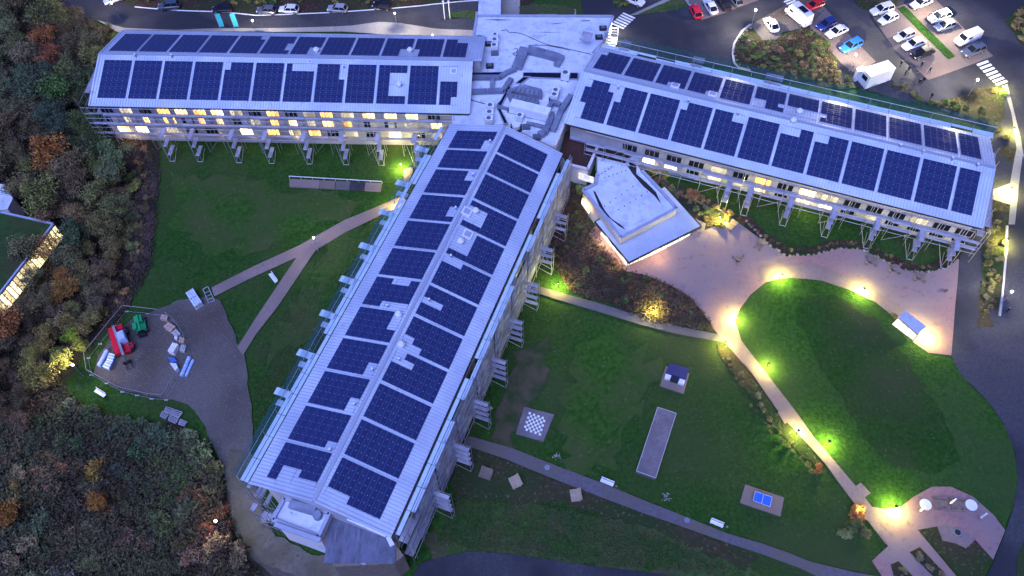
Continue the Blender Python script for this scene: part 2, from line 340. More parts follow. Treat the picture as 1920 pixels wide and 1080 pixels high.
region('worn_grass', [(985,640),(1030,640),(1020,700),(1000,750),(965,800),(960,838),(925,830),(930,760),(955,690)], 2, 'worn', wobble=.9)
region('garden_bed', f3((60,150),(320,240),(400,330),(420,450),(520,620),(650,755),(760,775),(900,832),(1000,892),(1060,962),(1140,1085),(800,1050),(560,930),(330,860),(290,800),(200,620),(240,400))+[], 2, 'bed_soil', wobble=.4)
region('garden_bed', f3((690,150),(900,260),(1100,330),(1240,450),(1180,470),(1080,510),(870,280)), 2, 'bed_soil', wobble=.3)
region('courtyard', [(1050,240),(1110,255),(1200,280),(1210,300),(1120,300),(1070,345),(1040,330)], 2, 'bed_soil')
region('planting_strip', [(1373,408),(1440,455),(1473,478),(1523,478),(1573,464),(1613,465),(1653,484),(1693,503),(1733,510),(1773,500),(1798,483),(1798,472),(1765,488),(1725,497),(1690,488),(1650,468),(1610,452),(1570,450),(1520,462),(1478,464),(1440,440),(1395,400)], 3, 'bed_soil', wobble=.3)
region('path_verge', [(1350,640),(1365,640),(1412,702),(1465,783),(1510,832),(1545,872),(1530,880),(1490,840),(1440,790),(1390,715),(1340,650)], 2, 'bank', wobble=.4)
region('verge', f5((1180,660),(1300,590),(1400,760),(1400,980),(1250,1000),(1230,880),(1000,770),(800,700),(700,640),(560,560),(520,640),(380,620),(300,520),(200,430),(0,190),(-60,230))+f4((1190,200),(1000,170),(900,220),(850,300),(840,370),(850,430),(880,462),(960,480),(1440,590)), 2, 'bank', wobble=.3)
region('verge', [(1860,330),(1880,270),(1905,280),(1895,400),(1885,473),(1873,593),(1868,668),(1828,665),(1833,620),(1840,447),(1857,377)], 3, 'bank', wobble=.2)
# roads
region('road', [(40,-30),(700,-40),(1000,-40),(1000,8),(897,2),(813,9),(733,17),(690,20),(590,26),(480,30),(253,13),(160,-10)], 2, 'bed_soil')
region('road', [(30,-12),(100,8),(133,27),(180,40),(233,57),(333,61),(480,58),(580,56),(660,52),(710,46),(750,47),(810,57),(890,60),(890,34),(823,38),(850,30),(897,22),(897,0),(813,9),(733,17),(690,20),(590,26),(480,30),(253,14),(170,-20)], 4, 'asphalt')
region('pavement', [(182,38),(233,53),(333,57),(480,54),(580,52),(660,49),(710,42),(752,44),(812,54),(890,58),(892,78),(780,72),(640,60),(480,60),(333,63),(230,66)], 5, 'pavement')
region('pavement', [(838,32),(900,18),(900,-40),(975,-40),(975,14),(1080,18),(1080,30),(890,36)], 4, 'pavement')
region('grass_patch', [(975,13),(1000,8),(1060,12),(1078,20),(1075,30),(975,29)], 6, 'meadow', wobble=.2)
region('grass_patch', [(842,24),(890,20),(892,36),(838,35)], 6, 'meadow', wobble=.2)
region('road', [(1075,-60),(1980,-60),(2000,160),(2000,700),(1990,1200),(1840,1100),(1850,1080),(1862,1055),(1884,1000),(1900,950),(1909,900),(1903,850),(1882,795),(1850,750),(1800,702),(1783,668),(1787,620),(1800,480),(1812,455),(1845,330),(1850,240),(1740,196),(1690,190),(1600,160),(1440,140),(1384,128),(1180,110),(1120,80),(1095,30)], 3, 'asphalt')
region('shrub_island', f4((960,170),(900,220),(850,300),(840,370),(850,430),(880,462),(960,480),(1440,585),(1560,640),(1560,420))+f5((300,540),(200,430),(0,190))+f4((1350,178),(1290,200),(1180,220),(1140,270),(1040,275)), 5, 'bank', wobble=.15)
region('parking_bay', f4((960,170),(1050,120),(1230,20),(1440,-140),(1500,-60),(1450,90),(1350,178),(1290,200),(1180,220),(1140,270),(1040,275)), 5, 'gravel')
region('parking_bay', f4((500,-60),(630,140),(760,100),(1000,10),(1120,-40),(1100,-160)), 5, 'bay')
region('pavement', f4((60,160),(150,105),(420,-20),(440,-90),(520,-60),(560,60),(500,-20),(230,100),(150,108)), 5, 'pavement')
region('grass_patch', f4((200,104),(300,60),(430,0),(510,-10),(540,50),(420,80)), 6, 'meadow', wobble=.15)
region('tree_island', f4((60,0),(170,-40),(160,60),(90,50)), 6, 'bank', wobble=.2)
region('parking_bay', f5((-60,100),(80,40),(250,230),(440,420),(350,470),(330,520),(200,430),(0,190)), 5, 'bay')
region('aisle', f5((150,-40),(400,80),(400,130),(560,330),(700,440),(740,640),(560,560),(440,420),(250,230),(80,40)), 5, 'asphalt_wet')
region('parking_bay', f5((400,90),(580,50),(820,-30),(830,-10),(1050,215),(1230,382),(790,545),(560,330)), 5, 'bay')
region('grass_strip', f5((580,60),(630,45),(975,385),(925,405)), 7, 'lawn', wobble=.06)
region('verge', f5((280,0),(620,-40),(600,10),(570,35),(400,80),(330,60)), 6, 'bank', wobble=.2)
region('verge', f5((1310,150),(1400,50),(1600,-80),(1600,500),(1440,330)), 5, 'bank', wobble=.2)
region('verge', f5((720,670),(800,700),(880,690),(1140,600),(1270,580),(1310,620),(1300,800),(1240,860),(1000,770)), 5, 'bank', wobble=.2)
region('pavement', f5((1295,580),(1325,572),(1400,880),(1440,1080))+[(1917,293),(1902,422),(1890,422),(1893,385),(1850,372),(1858,358),(1893,345),(1905,280),(1895,211)], 6, 'pavement')
region('verge', [(1906,1100),(1905,1050),(1925,1000),(1990,980),(1990,1100)], 5, 'lawn_dark')
strip('kerb', [(1887,425),(1885,473),(1873,593)], .35, 7, 'kerb', h=.12)
strip('kerb', [(253,14),(480,30),(590,26),(690,20),(733,17),(813,9),(897,2)], .3, 6, 'white_paint')
strip('kerb', f4((960,170),(900,220),(850,300),(840,370),(850,430),(880,462),(960,480)), .4, 6, 'kerb', h=.12)
# patio, paths
patio = f3((650,748),(860,640),(1080,520),(1240,450))+f3((1440,600))+fb((100,665),(250,660),(400,620),(520,625),(640,680),(760,740),(880,760),(1000,730),(1075,680))+[(1798,487),(1787,620),(1783,667),(1740,662),(1710,640)]+fb((700,1000),(600,920),(450,850),(300,800),(130,785),(60,790))+[(1435,530),(1407,553),(1387,580),(1378,602),(1390,640),(1436,700),(1493,774),(1525,820),(1564,865),(1603,911),(1634,951),(1662,1023),(1592,932),(1546,869),(1511,830),(1465,781),(1409,700),(1357,640),(1340,620),(1313,580),(1293,557),(1260,537),(1213,517)]
region('patio_paving', patio, 4, 'paving')
region('patio_paving', f3((460,500),(700,300),(1090,480),(1080,525),(860,645),(650,752),(560,700),(430,540)), 3, 'paving')
region('path', [(1355,628),(1372,608),(1390,640),(1436,700),(1493,774),(1525,820),(1564,865),(1603,911),(1636,953),(1664,1024),(1592,932),(1546,869),(1511,830),(1465,781),(1409,700)], 6, 'path_stone')
region('path', f8((275,210),(320,190),(350,260),(315,272)), 7, 'path_stone'); region('path', f8((690,605),(720,585),(772,640),(740,665)), 7, 'path_stone')
region('path', fb((-60,730),(60,700),(300,720),(480,790),(700,920),(760,965),(700,1000),(600,920),(450,850),(300,800),(130,785),(60,788),(-40,800)), 6, 'path_stone')
plaza = [(1634,951),(1660,955),(1690,950),(1712,932),(1747,913),(1782,913),(1824,932),(1863,967),(1884,995),(1861,1050),(1828,1013),(1810,1029),(1764,1013),(1756,988),(1720,994),(1796,1085),(1800,1110),(1640,1110),(1652,1080),(1634,1052),(1664,1025)]
region('plaza_paving', plaza, 5, 'paving')
region('plaza_pad', fp((450,555),(540,545),(700,590),(830,690),(740,790),(630,730),(490,700)), 6, 'path_stone')
region('lawn_fan', fp((232,590),(430,555),(490,705),(630,735),(745,795),(830,700),(1030,915),(880,1100),(680,1100)), 6, 'bank', wobble=.05)
region('flower_bed', fp((140,830),(250,775),(520,1060),(480,1100),(400,1100)), 6, 'bed_soil'); region('flower_bed', fp((-60,960),(20,925),(170,1080),(150,1130),(-20,1130)), 6, 'bed_soil')
region('path', [(1003,535),(1047,548),(1130,571),(1200,594),(1270,612),(1350,628),(1356,642),(1265,626),(1195,608),(1125,586),(1040,561),(1000,548)], 4, 'path_grey')
region('path', f7((0,335),(230,400),(480,500),(720,590),(960,690),(1364,850))+[(1430,1020),(1476,1036),(1518,1053),(1600,1073),(1640,1080),(1640,1110),(1560,1095),(1500,1066),(1430,1040),(1360,1017),(1210,964),(1120,930),(1040,899),(950,862),(868,834)], 4, 'path_grey')
region('road', f7((-300,1080),(-260,1010),(-80,965),(0,950),(200,960),(400,990),(750,1040),(1100,1080),(1200,1150),(-300,1150)), 4, 'asphalt')
yard = [(317,573),(345,562),(400,557),(423,587),(440,627),(460,673),(466,720),(472,760),(472,834),(471,851),(486,939),(507,999),(546,1024),(581,1038),(619,1048),(680,1075),(700,1100),(560,1100),(478,1052),(454,1034),(443,999),(428,939),(419,869),(394,827),(380,791),(352,760),(306,746),(260,738),(185,712),(180,680),(205,640),(235,608),(270,590)]
region('gravel_yard', smooth(yard, 3), 4, 'gravel', wobble=.25)
region('dirt_track', [(428,840),(468,850),(480,930),(505,995),(560,1028),(619,1048),(680,1078),(640,1100),(560,1085),(478,1048),(456,1030),(445,990),(430,930),(424,880)], 5, 'track', wobble=.3)
region('dirt_patch', [(270,600),(330,590),(350,640),(345,700),(300,735),(240,720),(215,670)], 5, 'gravel', wobble=.5)
region('path', [(397,540),(480,498),(563,460),(647,413),(727,380),(760,365),(760,385),(717,403),(647,437),(593,470),(560,482),(480,518),(402,557)], 5, 'path_stone')
region('path', [(560,478),(593,469),(523,573),(480,628),(456,667),(445,652),(480,597)], 5, 'path_stone')
region('path', [(757,318),(775,314),(772,330),(757,352)], 5, 'path_stone')

def joints(name, px, n, wd, mat):
    a, b, c, d = [G(*p) for p in px]; mb = MB()
    for i in range(n+1):
        u = i/n; p, q = a.lerp(b, u), d.lerp(c, u); m = max(1, int((q-p).length/3))
        for j in range(m):
            e, f = p.lerp(q, j/m), p.lerp(q, (j+1)/m); k = (f-e).normalized(); w_ = Vector((-k.y, k.x, 0))*wd/2
            v = [e-w_, f-w_, f+w_, e+w_]; mb.quad(*[(t.x, t.y, H(t.x, t.y)+.26) for t in v])
    tag(mb.build(name, mat), kind='structure')
joints('parking_line', f5((480,60),(760,480),(700,505),(430,100)), 9, .10, 'kerb_dull'); joints('parking_line', f5((900,60),(1190,380),(1120,420),(830,90)), 7, .10, 'kerb_dull'); joints('parking_line', f5((110,80),(400,410),(350,440),(50,120)), 7, .10, 'kerb_dull')
# zebra crossings: each stripe a piece
def zebra(a, b, n, half, label):
    P, Q = G(*a), G(*b); d = (Q-P).normalized(); s = Vector((-d.y, d.x, 0)); t = thing('zebra_crossing', label, 'crossing', P)
    for i in range(n):
        c = P.lerp(Q, (i+.5)/n); wd = (Q-P).length/n*.30; mb = MB()
        q = [c + d*u*wd + s*v*half for u, v in ((-1,-1),(1,-1),(1,1),(-1,1))]
        q = [(p.x, p.y, H(p.x, p.y)+.22) for p in q]; mb.quad(*q).build('stripe', 'white_paint', t, P)
zebra((1156,52), (1181,29), 6, 1.5, 'short white zebra crossing beside the entrance of the flat roofed hub')
zebra((1839,117), (1880,160), 7, 1.3, 'white zebra crossing over the road beyond the long parking rows')
zebra((1476,0), (1494,16), 4, 1.1, 'partly seen zebra crossing next to the white camper van')

# ------------------------------------------------------------------ long wings
T = .3045623; HW = 10.4; CCOL = 1.042; PER = 5.731
WING = {'A': (-74.4967, 122.6412, 14.1827, -.0695882), 'B': (15.0912, 111.8779, 15.9816, -.3750970), 'C': (-.9763, 97.7878, 16.0977, -1.9502384)}
WNAME = {'A': 'western', 'B': 'eastern', 'C': 'southern'}
def wroot(k): x, y, z, th = WING[k]; return (x, y, 0), th
def w2(k, s, t, z=0):
    x, y, zr, th = WING[k]; c, q = math.cos(th), math.sin(th); return Vector((x + s*c - t*q, y + s*q + t*c, z))
def wh(k, s, t): p = w2(k, s, t); return H(p.x, p.y)
def zroof(k, t): return WING[k][2] - abs(t)*T
def px2wall(k, t, x, y):          # pixel -> (s, z) on the vertical plane at offset t
    x0, y0, zr, th = WING[k]; n = np.array([-math.sin(th), math.cos(th), 0]); d = ray(x, y); c = np.array([0, 0, CZ])
    A = np.array([x0, y0, 0]) + t*n; X = c + d*(((A-c) @ n)/(d @ n)); return float((X-A) @ np.array([math.cos(th), math.sin(th), 0])), float(X[2])
def px2roof(k, side, x, y):
    x0, y0, zr, th = WING[k]; D = np.array([math.cos(th), math.sin(th), 0]); N = np.array([-math.sin(th), math.cos(th), 0])
    n = np.cross(D, side*N - np.array([0, 0, T])); d = ray(x, y); c = np.array([0, 0, CZ]); O = np.array([x0, y0, zr])
    X = c + d*(((O-c) @ n)/(d @ n)); return float((X-O) @ D), float((X-O) @ N)
def winmesh(nm, wd, hh, n, mats):         # frame mesh (bars) and pane mesh separately
    fr = MB(); th = .07
    fr.box(-wd/2-th, -.06, -th, wd/2+th, .06, 0); fr.box(-wd/2-th, -.06, hh, wd/2+th, .06, hh+th)
    for i in range(n+1): x = -wd/2 + wd*i/n; fr.box(x-th/2, -.05, 0, x+th/2, .05, hh)
    return fr.mesh(nm, mats)
FRM = winmesh('window', 2.3, 1.5, 3, 'render_wall'); FRM2 = winmesh('window', 1.5, 1.3, 2, 'render_wall')
PANE = {m: MB().box(-.36, -.02, .02, .36, .02, 1.48).mesh('pane', m) for m in ('win_lit', 'win_lit_white', 'win_orange', 'win_dim', 'dark_glass')}
def window(parent, s, t, z, out, mat, hx=1.0):
    o = link('window', FRM, parent, (s, t + out*.05, z)); o.scale = (hx, 1, 1)
    for i in (-1, 0, 1): link('pane', PANE[mat], o, (i*.767, -out*.03, 0))
    if mat not in ('dark_glass',): o['label'] = {'win_lit': 'lit window', 'win_lit_white': 'brightly lit window', 'win_orange': 'orange lit window', 'win_dim': 'dimly lit window'}[mat]
    return o
WR = {}
def build_wing(k, s0, s1a, s1b, near, label):   # s1a end of the near slope, s1b of the far slope; near = sign of the slope towards the viewer
    loc, th = wroot(k); r = thing('building_wing', label, 'building', loc, th); WR[k] = r
    zr = WING[k][2]; we = 9.0; ze = zroof(k, we)
    for nm, sg, e in (('roof', near, s1a), ('roof', -near, s1b)):
        mb = MB(); a = (s0, 0, zr); b = (e, 0, zr); c = (e, sg*HW, zroof(k, HW)); d = (s0, sg*HW, zroof(k, HW)); dz = .22
        n = len(mb.v); mb.v += [a, b, c, d] + [(x, y, z-dz) for x, y, z in (a, b, c, d)]
        for f in ((0,1,2,3),(7,6,5,4),(0,4,5,1),(2,6,7,3),(1,5,6,2),(3,7,4,0)): mb.f.append(f); mb.m.append(0)
        ro = mb.build(nm, 'roof_metal', r)
        # raised seams (finer than a pixel): one joined part each slope
        sm = MB(); x = s0 + .25
        while x < e - .1:
            sm.bar((x, sg*.35, zroof(k, .35)+.03), (x, sg*(HW-.06), zroof(k, HW-.06)+.03), .05, .07); x += .5
        so_ = sm.build('seam', 'seam', r); so_['kind'] = 'stuff'
        g = MB(); g.box(s0, sg*(HW+.005) if sg > 0 else -(HW+.16), zroof(k, HW)-.24, e, (HW+.16) if sg > 0 else -(HW+.005), zroof(k, HW)-.08); g.build('gutter', 'dark', r)
        for xx in (s0, e):      # verge flashing
            MB().bar((xx, sg*.1, zroof(k, .1)+.05), (xx, sg*HW, zroof(k, HW)+.05), .28, .1).build('verge', 'roof_metal', r)
    mb = MB(); mb.box(s0, -.24, zr-.02, min(s1a, s1b), .24, zr+.09); mb.build('ridge_cap', 'seam', r)
    # walls: one prism with gabled ends
    zb = min(wh(k, s, t) for s in (0, 34, 68) for t in (-9, 9)) - 1.5; e = min(s1a, s1b) - .8
    mb = MB(); P = [(-we, zb), (we, zb), (we, ze-.25), (0, zr-.25), (-we, ze-.25)]; n = len(P); i0 = len(mb.v)
    mb.v += [(s0+.7, t, z) for t, z in P] + [(e, t, z) for t, z in P]
    mb.f.append(tuple(reversed(range(i0, i0+n)))); mb.f.append(tuple(range(i0+n, i0+2*n))); mb.m += [0, 0]
    for i in range(n): j = (i+1) % n; mb.f.append((i0+i, i0+j, i0+n+j, i0+n+i)); mb.m.append(0)
    mb.build('wall', 'render_wall', r)
    return r
A = build_wing('A', -1.3, 68.6, 70.2, -1, 'long western wing with white metal roof covered in solar arrays, scaffolded front')
B = build_wing('B', -1.3, 68.1, 68.1, -1, 'long eastern wing with white metal roof between car park and patio')
C = build_wing('C', -1.5, 67.5, 67.5, 1, 'long southern wing running diagonally towards the gravel yard, pale metal roof')

# solar arrays: every module a part
pm = MB(); hx, hy = CCOL/2-.003, 1.5*1.045/2-.012
pm.cur = 1; pm.obox((0,0,.02), (hx,0,0), (0,hy,0), (0,0,.02)); pm.cur = 0; pm.obox((0,0,.025), (hx-.022,0,0), (0,hy-.03,0), (0,0,.020))
pm.cur = 3; pm.quad((-hx+.03,-.022,.0475), (hx-.03,-.022,.0475), (hx-.03,.022,.0475), (-hx+.03,.022,.0475))
pm.cur = 2
for u in (-.5, .5):
    y = hy*u; pm.quad((hx-.075,y,.0478), (hx-.01,y-.065,.0478), (hx+.055,y,.0478), (hx-.01,y+.065,.0478))
SP = pm.mesh('solar_panel', ['panel', 'panel_line', 'panel_dot', 'panel_seam'])
def full(nc=5, holes=()):
    m = {(c, r) for c in range(nc) for r in range(5)}
    return m - set(holes)
def rc(cs, rs): return [(c, r) for c in cs for r in rs]
tA = math.atan(T); CT = math.cos(tA)
def array(k, side, idx, s, t_in, cells, rowlen, label):
    nice = thing('solar_array', label, 'solar array', w2(k, s, side*t_in, zroof(k, t_in)), WING[k][3], 'solar arrays on the ' + WNAME[k] + ' wing roof')
    rot = Matrix.Rotation(-side*tA, 4, 'X')
    for c, r_ in sorted(cells):
        o = bpy.data.objects.new('solar_panel', SP); COL.objects.link(o); o.parent = nice
        dt = (r_+.5)*rowlen
        o.matrix_local = Matrix.Translation(((c+.5)*CCOL, side*dt, -dt*T + .07/CT)) @ rot
    mb = MB(); xs = sorted({c for c, _ in cells})
    for x in (0.0, rowlen*2.5, rowlen*5-.02):
        mb.bar((min(xs)*CCOL, side*(x+.01), -x*T+.04), ((max(xs)+1)*CCOL, side*(x+.01), -x*T+.04), .05, .05)
    mb.build('mounting_rail', 'steel', nice)
def arrays(k, side, t_in, t_out, sides, masks, seq4=0):
    rowlen = (t_out-t_in)/5; n = len(masks); s = 0.0
    for i, m in enumerate(masks):
        whole = len(m) in (25, 20, 15) and not any(False for _ in m)
        look = 'complete' if len(m) == 25 else ('nearly complete' if len(m) >= 23 else ('stepped' if len(m) > 16 else 'small'))
        lab = f'{look} solar array, {ordn(i+1)} counted from the {"outer end" if k == "A" else "hub"} on the {sides} slope of the {WNAME[k]} wing'
        lab = f'{look} solar array, {ordn(i+1)} from the {"outer" if k == "A" else "hub"} end, {sides} slope of {WNAME[k]} wing'
        array(k, side, i, s, t_in, m, rowlen, lab)
        s += (4*CCOL if (k == 'C' and i < 2) else 5*CCOL) + .521
F = full()
arrays('A', -1, 1.32, 8.85, 'front', [F, F, F, F, full(5, [(0,0)]), F, full(5, rc((1,2,3,4), (0,))), full(5, rc((4,), (0,1))), F, full(5, rc((2,3,4), (1,2,3))), F, set(rc((0,1,2), (2,3)) + rc((0,1), (4,)))])
arrays('A', 1, 1.07, 8.55, 'rear', [F, F, F, F, full(5, rc((4,), (4,))), full(5, rc((4,), (1,2))), full(5, rc((3,4), (0,1))), F, F, full(5, rc((3,4), (0,1))), full(5, rc((0,), (0,1))), full(4, rc((2,3), (4,)))])
arrays('B', -1, 1.32, 8.85, 'front', [full(5, rc((0,4), (0,)) + rc((0,), (3,4))), full(5, rc((0,), (0,1))), F, full(5, [(0,0)]), full(5, rc((3,4), (0,))), F, full(5, rc((0,1,2), (0,))), full(5, rc((0,1), (0,))), F, F, F, full(3)])
arrays('B', 1, 1.70, 9.10, 'rear', [full(5, rc((0,), (4,))), F, full(5, rc((2,), (0,))), full(5, rc((3,4), (0,))), F, full(5, rc((0,1), (0,1)) + [(4,1)]), full(5, rc(range(5), (0,1))), full(5, [(0,1)]), F, F, F, full(3)])
arrays('C', 1, .752, 8.246, 'right', [full(4), full(4), F, full(5, rc((1,2,3), (0,1))), full(5, rc((0,1,2,3), (0,1))), full(5, rc((0,), (0,1))), full(5, rc((2,), (0,1))), full(5, rc((3,), (0,)) + rc((4,), (0,1))), full(5, [(0,0)] + rc((1,), (0,1))), F, F, full(5, rc((4,), (0,1)))])
arrays('C', -1, .752, 8.246, 'left', [full(4, rc((2,3), (0,))), full(4), full(5, rc((0,1), (0,))), full(5, rc((2,3), (0,))), F, F, full(5, rc((0,), (1,2)) + rc((4,), (0,1,2))), full(5, rc((0,1,2), (0,))), full(5, rc((3,4), (0,))), full(5, rc((3,4), (0,))), full(5, [(4,0)]), full(5, rc((4,), (0,1)) + rc((3,4), (2,3)))])

# roof vents, skylights and small fittings, placed on the slopes where the photograph shows them
vent = thing('roof_vent', '', 'roof vent'); MB().tube((0,0,-.3), (0,0,.55), .38, 12).build('collar', 'unit_white', vent); MB().tube((0,0,.5), (0,0,.62), .55, 12, .55).tube((0,0,.6), (0,0,.95), .55, 12, .28).build('cowl', 'unit_white', vent)
VN = [('A',1,594,97,'small white roof vent on the rear slope of the western wing, beside the stepped arrays'),('A',1,769,97,'taller white roof vent near the hub end of the western wing rear slope'),('A',-1,749,161,'round white vent inside the C-shaped notch of a western wing array'),
 ('B',1,1498,212,'white vent on the rear slope of the eastern wing near the ridge'),('B',-1,1486.5,229,'white vent just in front of the ridge of the eastern wing'),
 ('C',1,892,398,'grey roof vent beside the upper skylight of the southern wing'),('C',1,864,455,'grey roof vent below the lower skylight of the southern wing'),('C',-1,748,592,'white mushroom vent on the left slope of the southern wing'),('C',1,753,648,'round grey vent between stepped arrays on the right slope of the southern wing')]
for i, (k, sd, x, y, lab) in enumerate(VN):
    s, t = px2roof(k, sd, x, y); place(vent, i == 0, w2(k, s, t, zroof(k, t)), 0, lab, 'roof vents on the wings')
sky = thing('skylight', '', 'skylight'); MB().box(-.75,-.75,-.3,.75,.75,.16).build('frame', 'unit_white', sky); MB().box(-.52,-.52,.1,.52,.52,.19).build('glazing', 'parapet', sky)
SK = [('C',1,875.5,397.5,'square skylight with white frame, upper one on the southern wing ridge'),('C',1,877,440,'square skylight with white frame, lower one on the southern wing ridge'),('B',1,1266,161,'white square roof hatch under the third rear array of the eastern wing'),('B',1,1336,177,'larger white roof hatch under the fourth rear array of the eastern wing'),('A',-1,851,134,'square skylight flush in the hub end of the western wing front slope'),('A',-1,581,116,'little white fitting near the ridge of the western wing middle')]
for i, (k, sd, x, y, lab) in enumerate(SK):
    s, t = px2roof(k, sd, x, y); o = place(sky, i == 0, w2(k, s, t, zroof(k, t)+.08), WING[k][3], lab, None, scale=.55 if i == 5 else (.8 if i == 4 else 1)); o.rotation_euler = (-sd*tA*math.copysign(1, 1), 0, WING[k][3])
pip = thing('flue_pipe', '', 'pipe'); MB().tube((0,0,-.1), (0,0,.55), .11, 8).build('stem', 'parapet', pip); MB().ball((0,0,.6), .17, 8, (1,1,.6)).build('cap', 'unit_white', pip)
PP = [('C',-1,919,268),('C',-1,887,331),('C',-1,855,393),('C',1,846,483),('C',1,805,565),('C',-1,727,576),('C',-1,699,695),('C',-1,665,760),('C',-1,620,845),('C',1,749,676),('A',-1,255,107),('A',-1,323,108),('A',-1,645,128),('B',-1,1159,167),('B',-1,1290,192),('B',-1,1383,216),('B',-1,1687,276),('B',-1,1729,288),('B',-1,1784,301),('B',-1,1831,312)]
cnt = {}
for i, (k, sd, x, y) in enumerate(PP):
    cnt[k] = cnt.get(k, 0)+1; s, t = px2roof(k, sd, x, y); place(pip, i == 0, w2(k, s, t, zroof(k, t)), 0, f'little flue pipe through the {WNAME[k]} wing roof, {ordn(cnt[k])} of those listed along it', 'flue pipes on the wing roofs', scale=1.2)

# ------------------------------------------------------------------ windows in the facades
def row(k, t, sg, zc, items, hx=1.0):
    for x, y, m in items:
        s, _ = px2wall(k, t, x, y); window(WR[k], s, t, zc, sg, m, hx)
WL, WW, WO, WD, DK = 'win_lit', 'win_lit_white', 'win_orange', 'win_dim', 'dark_glass'
tw = -9.0
def mid(a): return a
rowA1 = [(205,214,DK),(239,212,WD),(275,213,DK),(309,213,WO),(342,214,WL),(376,214,WO),(409,215,WL),(445,216,WD),(479,216,DK),(513,217,WO),(547,217,DK),(581,217,WD),(613,218,WO),(653,220,WD),(692,221,WL),(733,221,WL),(773,222,WL),(814,223,DK)]
rowA2 = [(212,227,DK),(247,227,WD),(282,227,WL),(320,228,WO),(354,229,DK),(386,230,WO),(419,230,WL),(450,231,DK),(482,230,WD),(520,232,WO),(554,232,WL),(588,232,WD),(617,233,WL),(657,236,WO),(694,237,DK),(733,238,DK),(772,238,WD),(818,240,WL)]
rowA3 = [(236,246,WL),(269,246,WW),(326,248,WD),(362,248,DK),(400,250,DK),(466,254,WW),(512,246,WO),(553,246,WD),(590,248,WO),(624,249,DK),(660,250,WD),(697,251,DK),(743,263,WW),(786,252,DK),(818,254,WD)]
za = lambda k: 0
row('A', tw, -1, 7.95, rowA1); row('A', tw, -1, 5.55, rowA2); row('A', tw, -1, 2.95, rowA3)
xsB = [(1180+41.2*i, 283+11*i) for i in range(16)]
litB = {4: WD, 6: WO, 8: WL, 9: WD, 13: WD}
row('B', tw, -1, 8.65, [(x, y, litB.get(i, DK)) for i, (x, y) in enumerate(xsB)], 1.15)
litB2 = {0: WW, 1: WW, 2: DK, 3: WL, 4: WD, 5: WL, 6: DK, 7: WL, 8: WW, 9: DK, 10: WD}
row('B', tw, -1, 6.75, [(1215+41.2*i, 300+11*i, litB2.get(i, DK)) for i in range(15)], 1.1)
for z in (12.0, 8.4, 5.0):     # windows behind the sheeting of the southern wing
    for i in range(18): window(WR['C'], 3+3.6*i, 9.0, z-1.9, 1, DK)
for z in (10.6, 7.2, 3.6):
    for i in range(18): window(WR['C'], 3+3.6*i, -9.0, z-1.5, -1, DK)
# slabs that divide the storeys of the two lit fronts
for k, zs in (('A', (7.42, 4.85)), ('B', (8.25,))):
    for z in zs:
        e = 67.5; MB().box(-.5, -9.42, z, e, -9.003, z+.28).build('storey_band', 'parapet', WR[k])
for k, xs, z0, z1 in (('A', [221+34.2*i for i in range(18)], 5.2, 7.4), ('B', [1201+41.2*i for i in range(15)], 6.6, 8.2)):
    for x in xs:
        s, _ = px2wall(k, -9.0, x+ (0 if k=='A' else 0), 230 if k == 'A' else 290+(x-1201)*.267); MB().box(s-.55, -9.30, z0, s+.55, -9.003, z1-.1).build('pilaster', 'render_wall', WR[k])

# ------------------------------------------------------------------ scaffolding
DB = {m: MB().box(-.5, -.5, -.03, .5, .5, .03).mesh('deck_board', m) for m in ('deck', 'deck_blue', 'timber')}
def board(parent, s, t, z, ls, lt, mat='deck', name='deck_board', tilt=0):
    o = link(name, DB[mat], parent, (s, t, z)); o.scale = (ls, lt, 1); o.rotation_euler = (0, tilt, 0); return o
def scaffold(k, sg, label, s0, s1, towers, levels, netting=None, decktop=None, tiers=(2,4,6,8), decks=(.28, .78), pw=.75):
    loc, th = wroot(k); r = thing('scaffold', label, 'scaffolding', loc, th); ti, to = sg*(HW+.25), sg*(HW+1.55); ze = zroof(k, HW)
    n = round((s1-s0)/3.45); top = ze + 1.0
    for i in range(n+1):
        s = s0 + (s1-s0)*i/n
        for t in (ti, to): pole('standard', (s, t, wh(k, s, t)), (s, t, top if t == to else ze-.5), .045, r)
    for zl in levels:
        for t in (ti, to): pole('ledger', (s0, t, zl-.1), (s1, t, zl-.1), .04, r)
        if zl < ze - 1 and sg*1 != 0: pole('guard_rail', (s0, to, zl+1), (s1, to, zl+1), .04, r)
        for i in range(n):
            if random.random() < .1 and zl < ze-1: continue
            a = s0 + (s1-s0)*i/n; b = s0 + (s1-s0)*(i+1)/n
            for q in (decks if zl < ze-.8 else (.28, .78)):
                if random.random() < .12: continue
                board(r, (a+b)/2, ti + (to-ti)*q, zl + random.uniform(-.02, .02), (b-a)-.08, .55, 'deck_blue' if zl > ze-.8 and decktop else 'deck')
    pole('guard_rail', (s0, to, top), (s1, to, top), .045, r)
    for i in range(0, n, 3):
        a = s0 + (s1-s0)*i/n; b = s0 + (s1-s0)*(i+2)/n
        if b <= s1: pole('brace', (a, to+sg*.06, wh(k, a, to)+.2), (b, to+sg*.06, ze-1), .04, r)
    for s in towers:                     # outrigger towers with a little platform at every lift
        tt = sg*(HW+4.1); g = wh(k, s, tt)
        for d in (-.5, .5):
            pole('standard', (s+d, tt, g), (s+d, tt, min(max(tiers)+.6, ze)), .038, r)
            pole('brace', (s+d, to, g+1.2), (s+d, tt, g+.15), .04, r); pole('ledger', (s+d, to, max(tiers)-.1), (s+d, tt, max(tiers)-.1), .04, r)
        pole('ledger', (s-.5, tt, g+.2), (s+.5, tt, g+.2), .05, r); pole('brace', (s-2.0, to, g+3), (s-.5, tt, g+.3), .04, r)
        for j, zt in enumerate(tiers):
            if zt < g + 1: continue
            board(r, s, sg*(HW+2.75), zt, pw, 2.6, 'deck', 'platform')
    return r
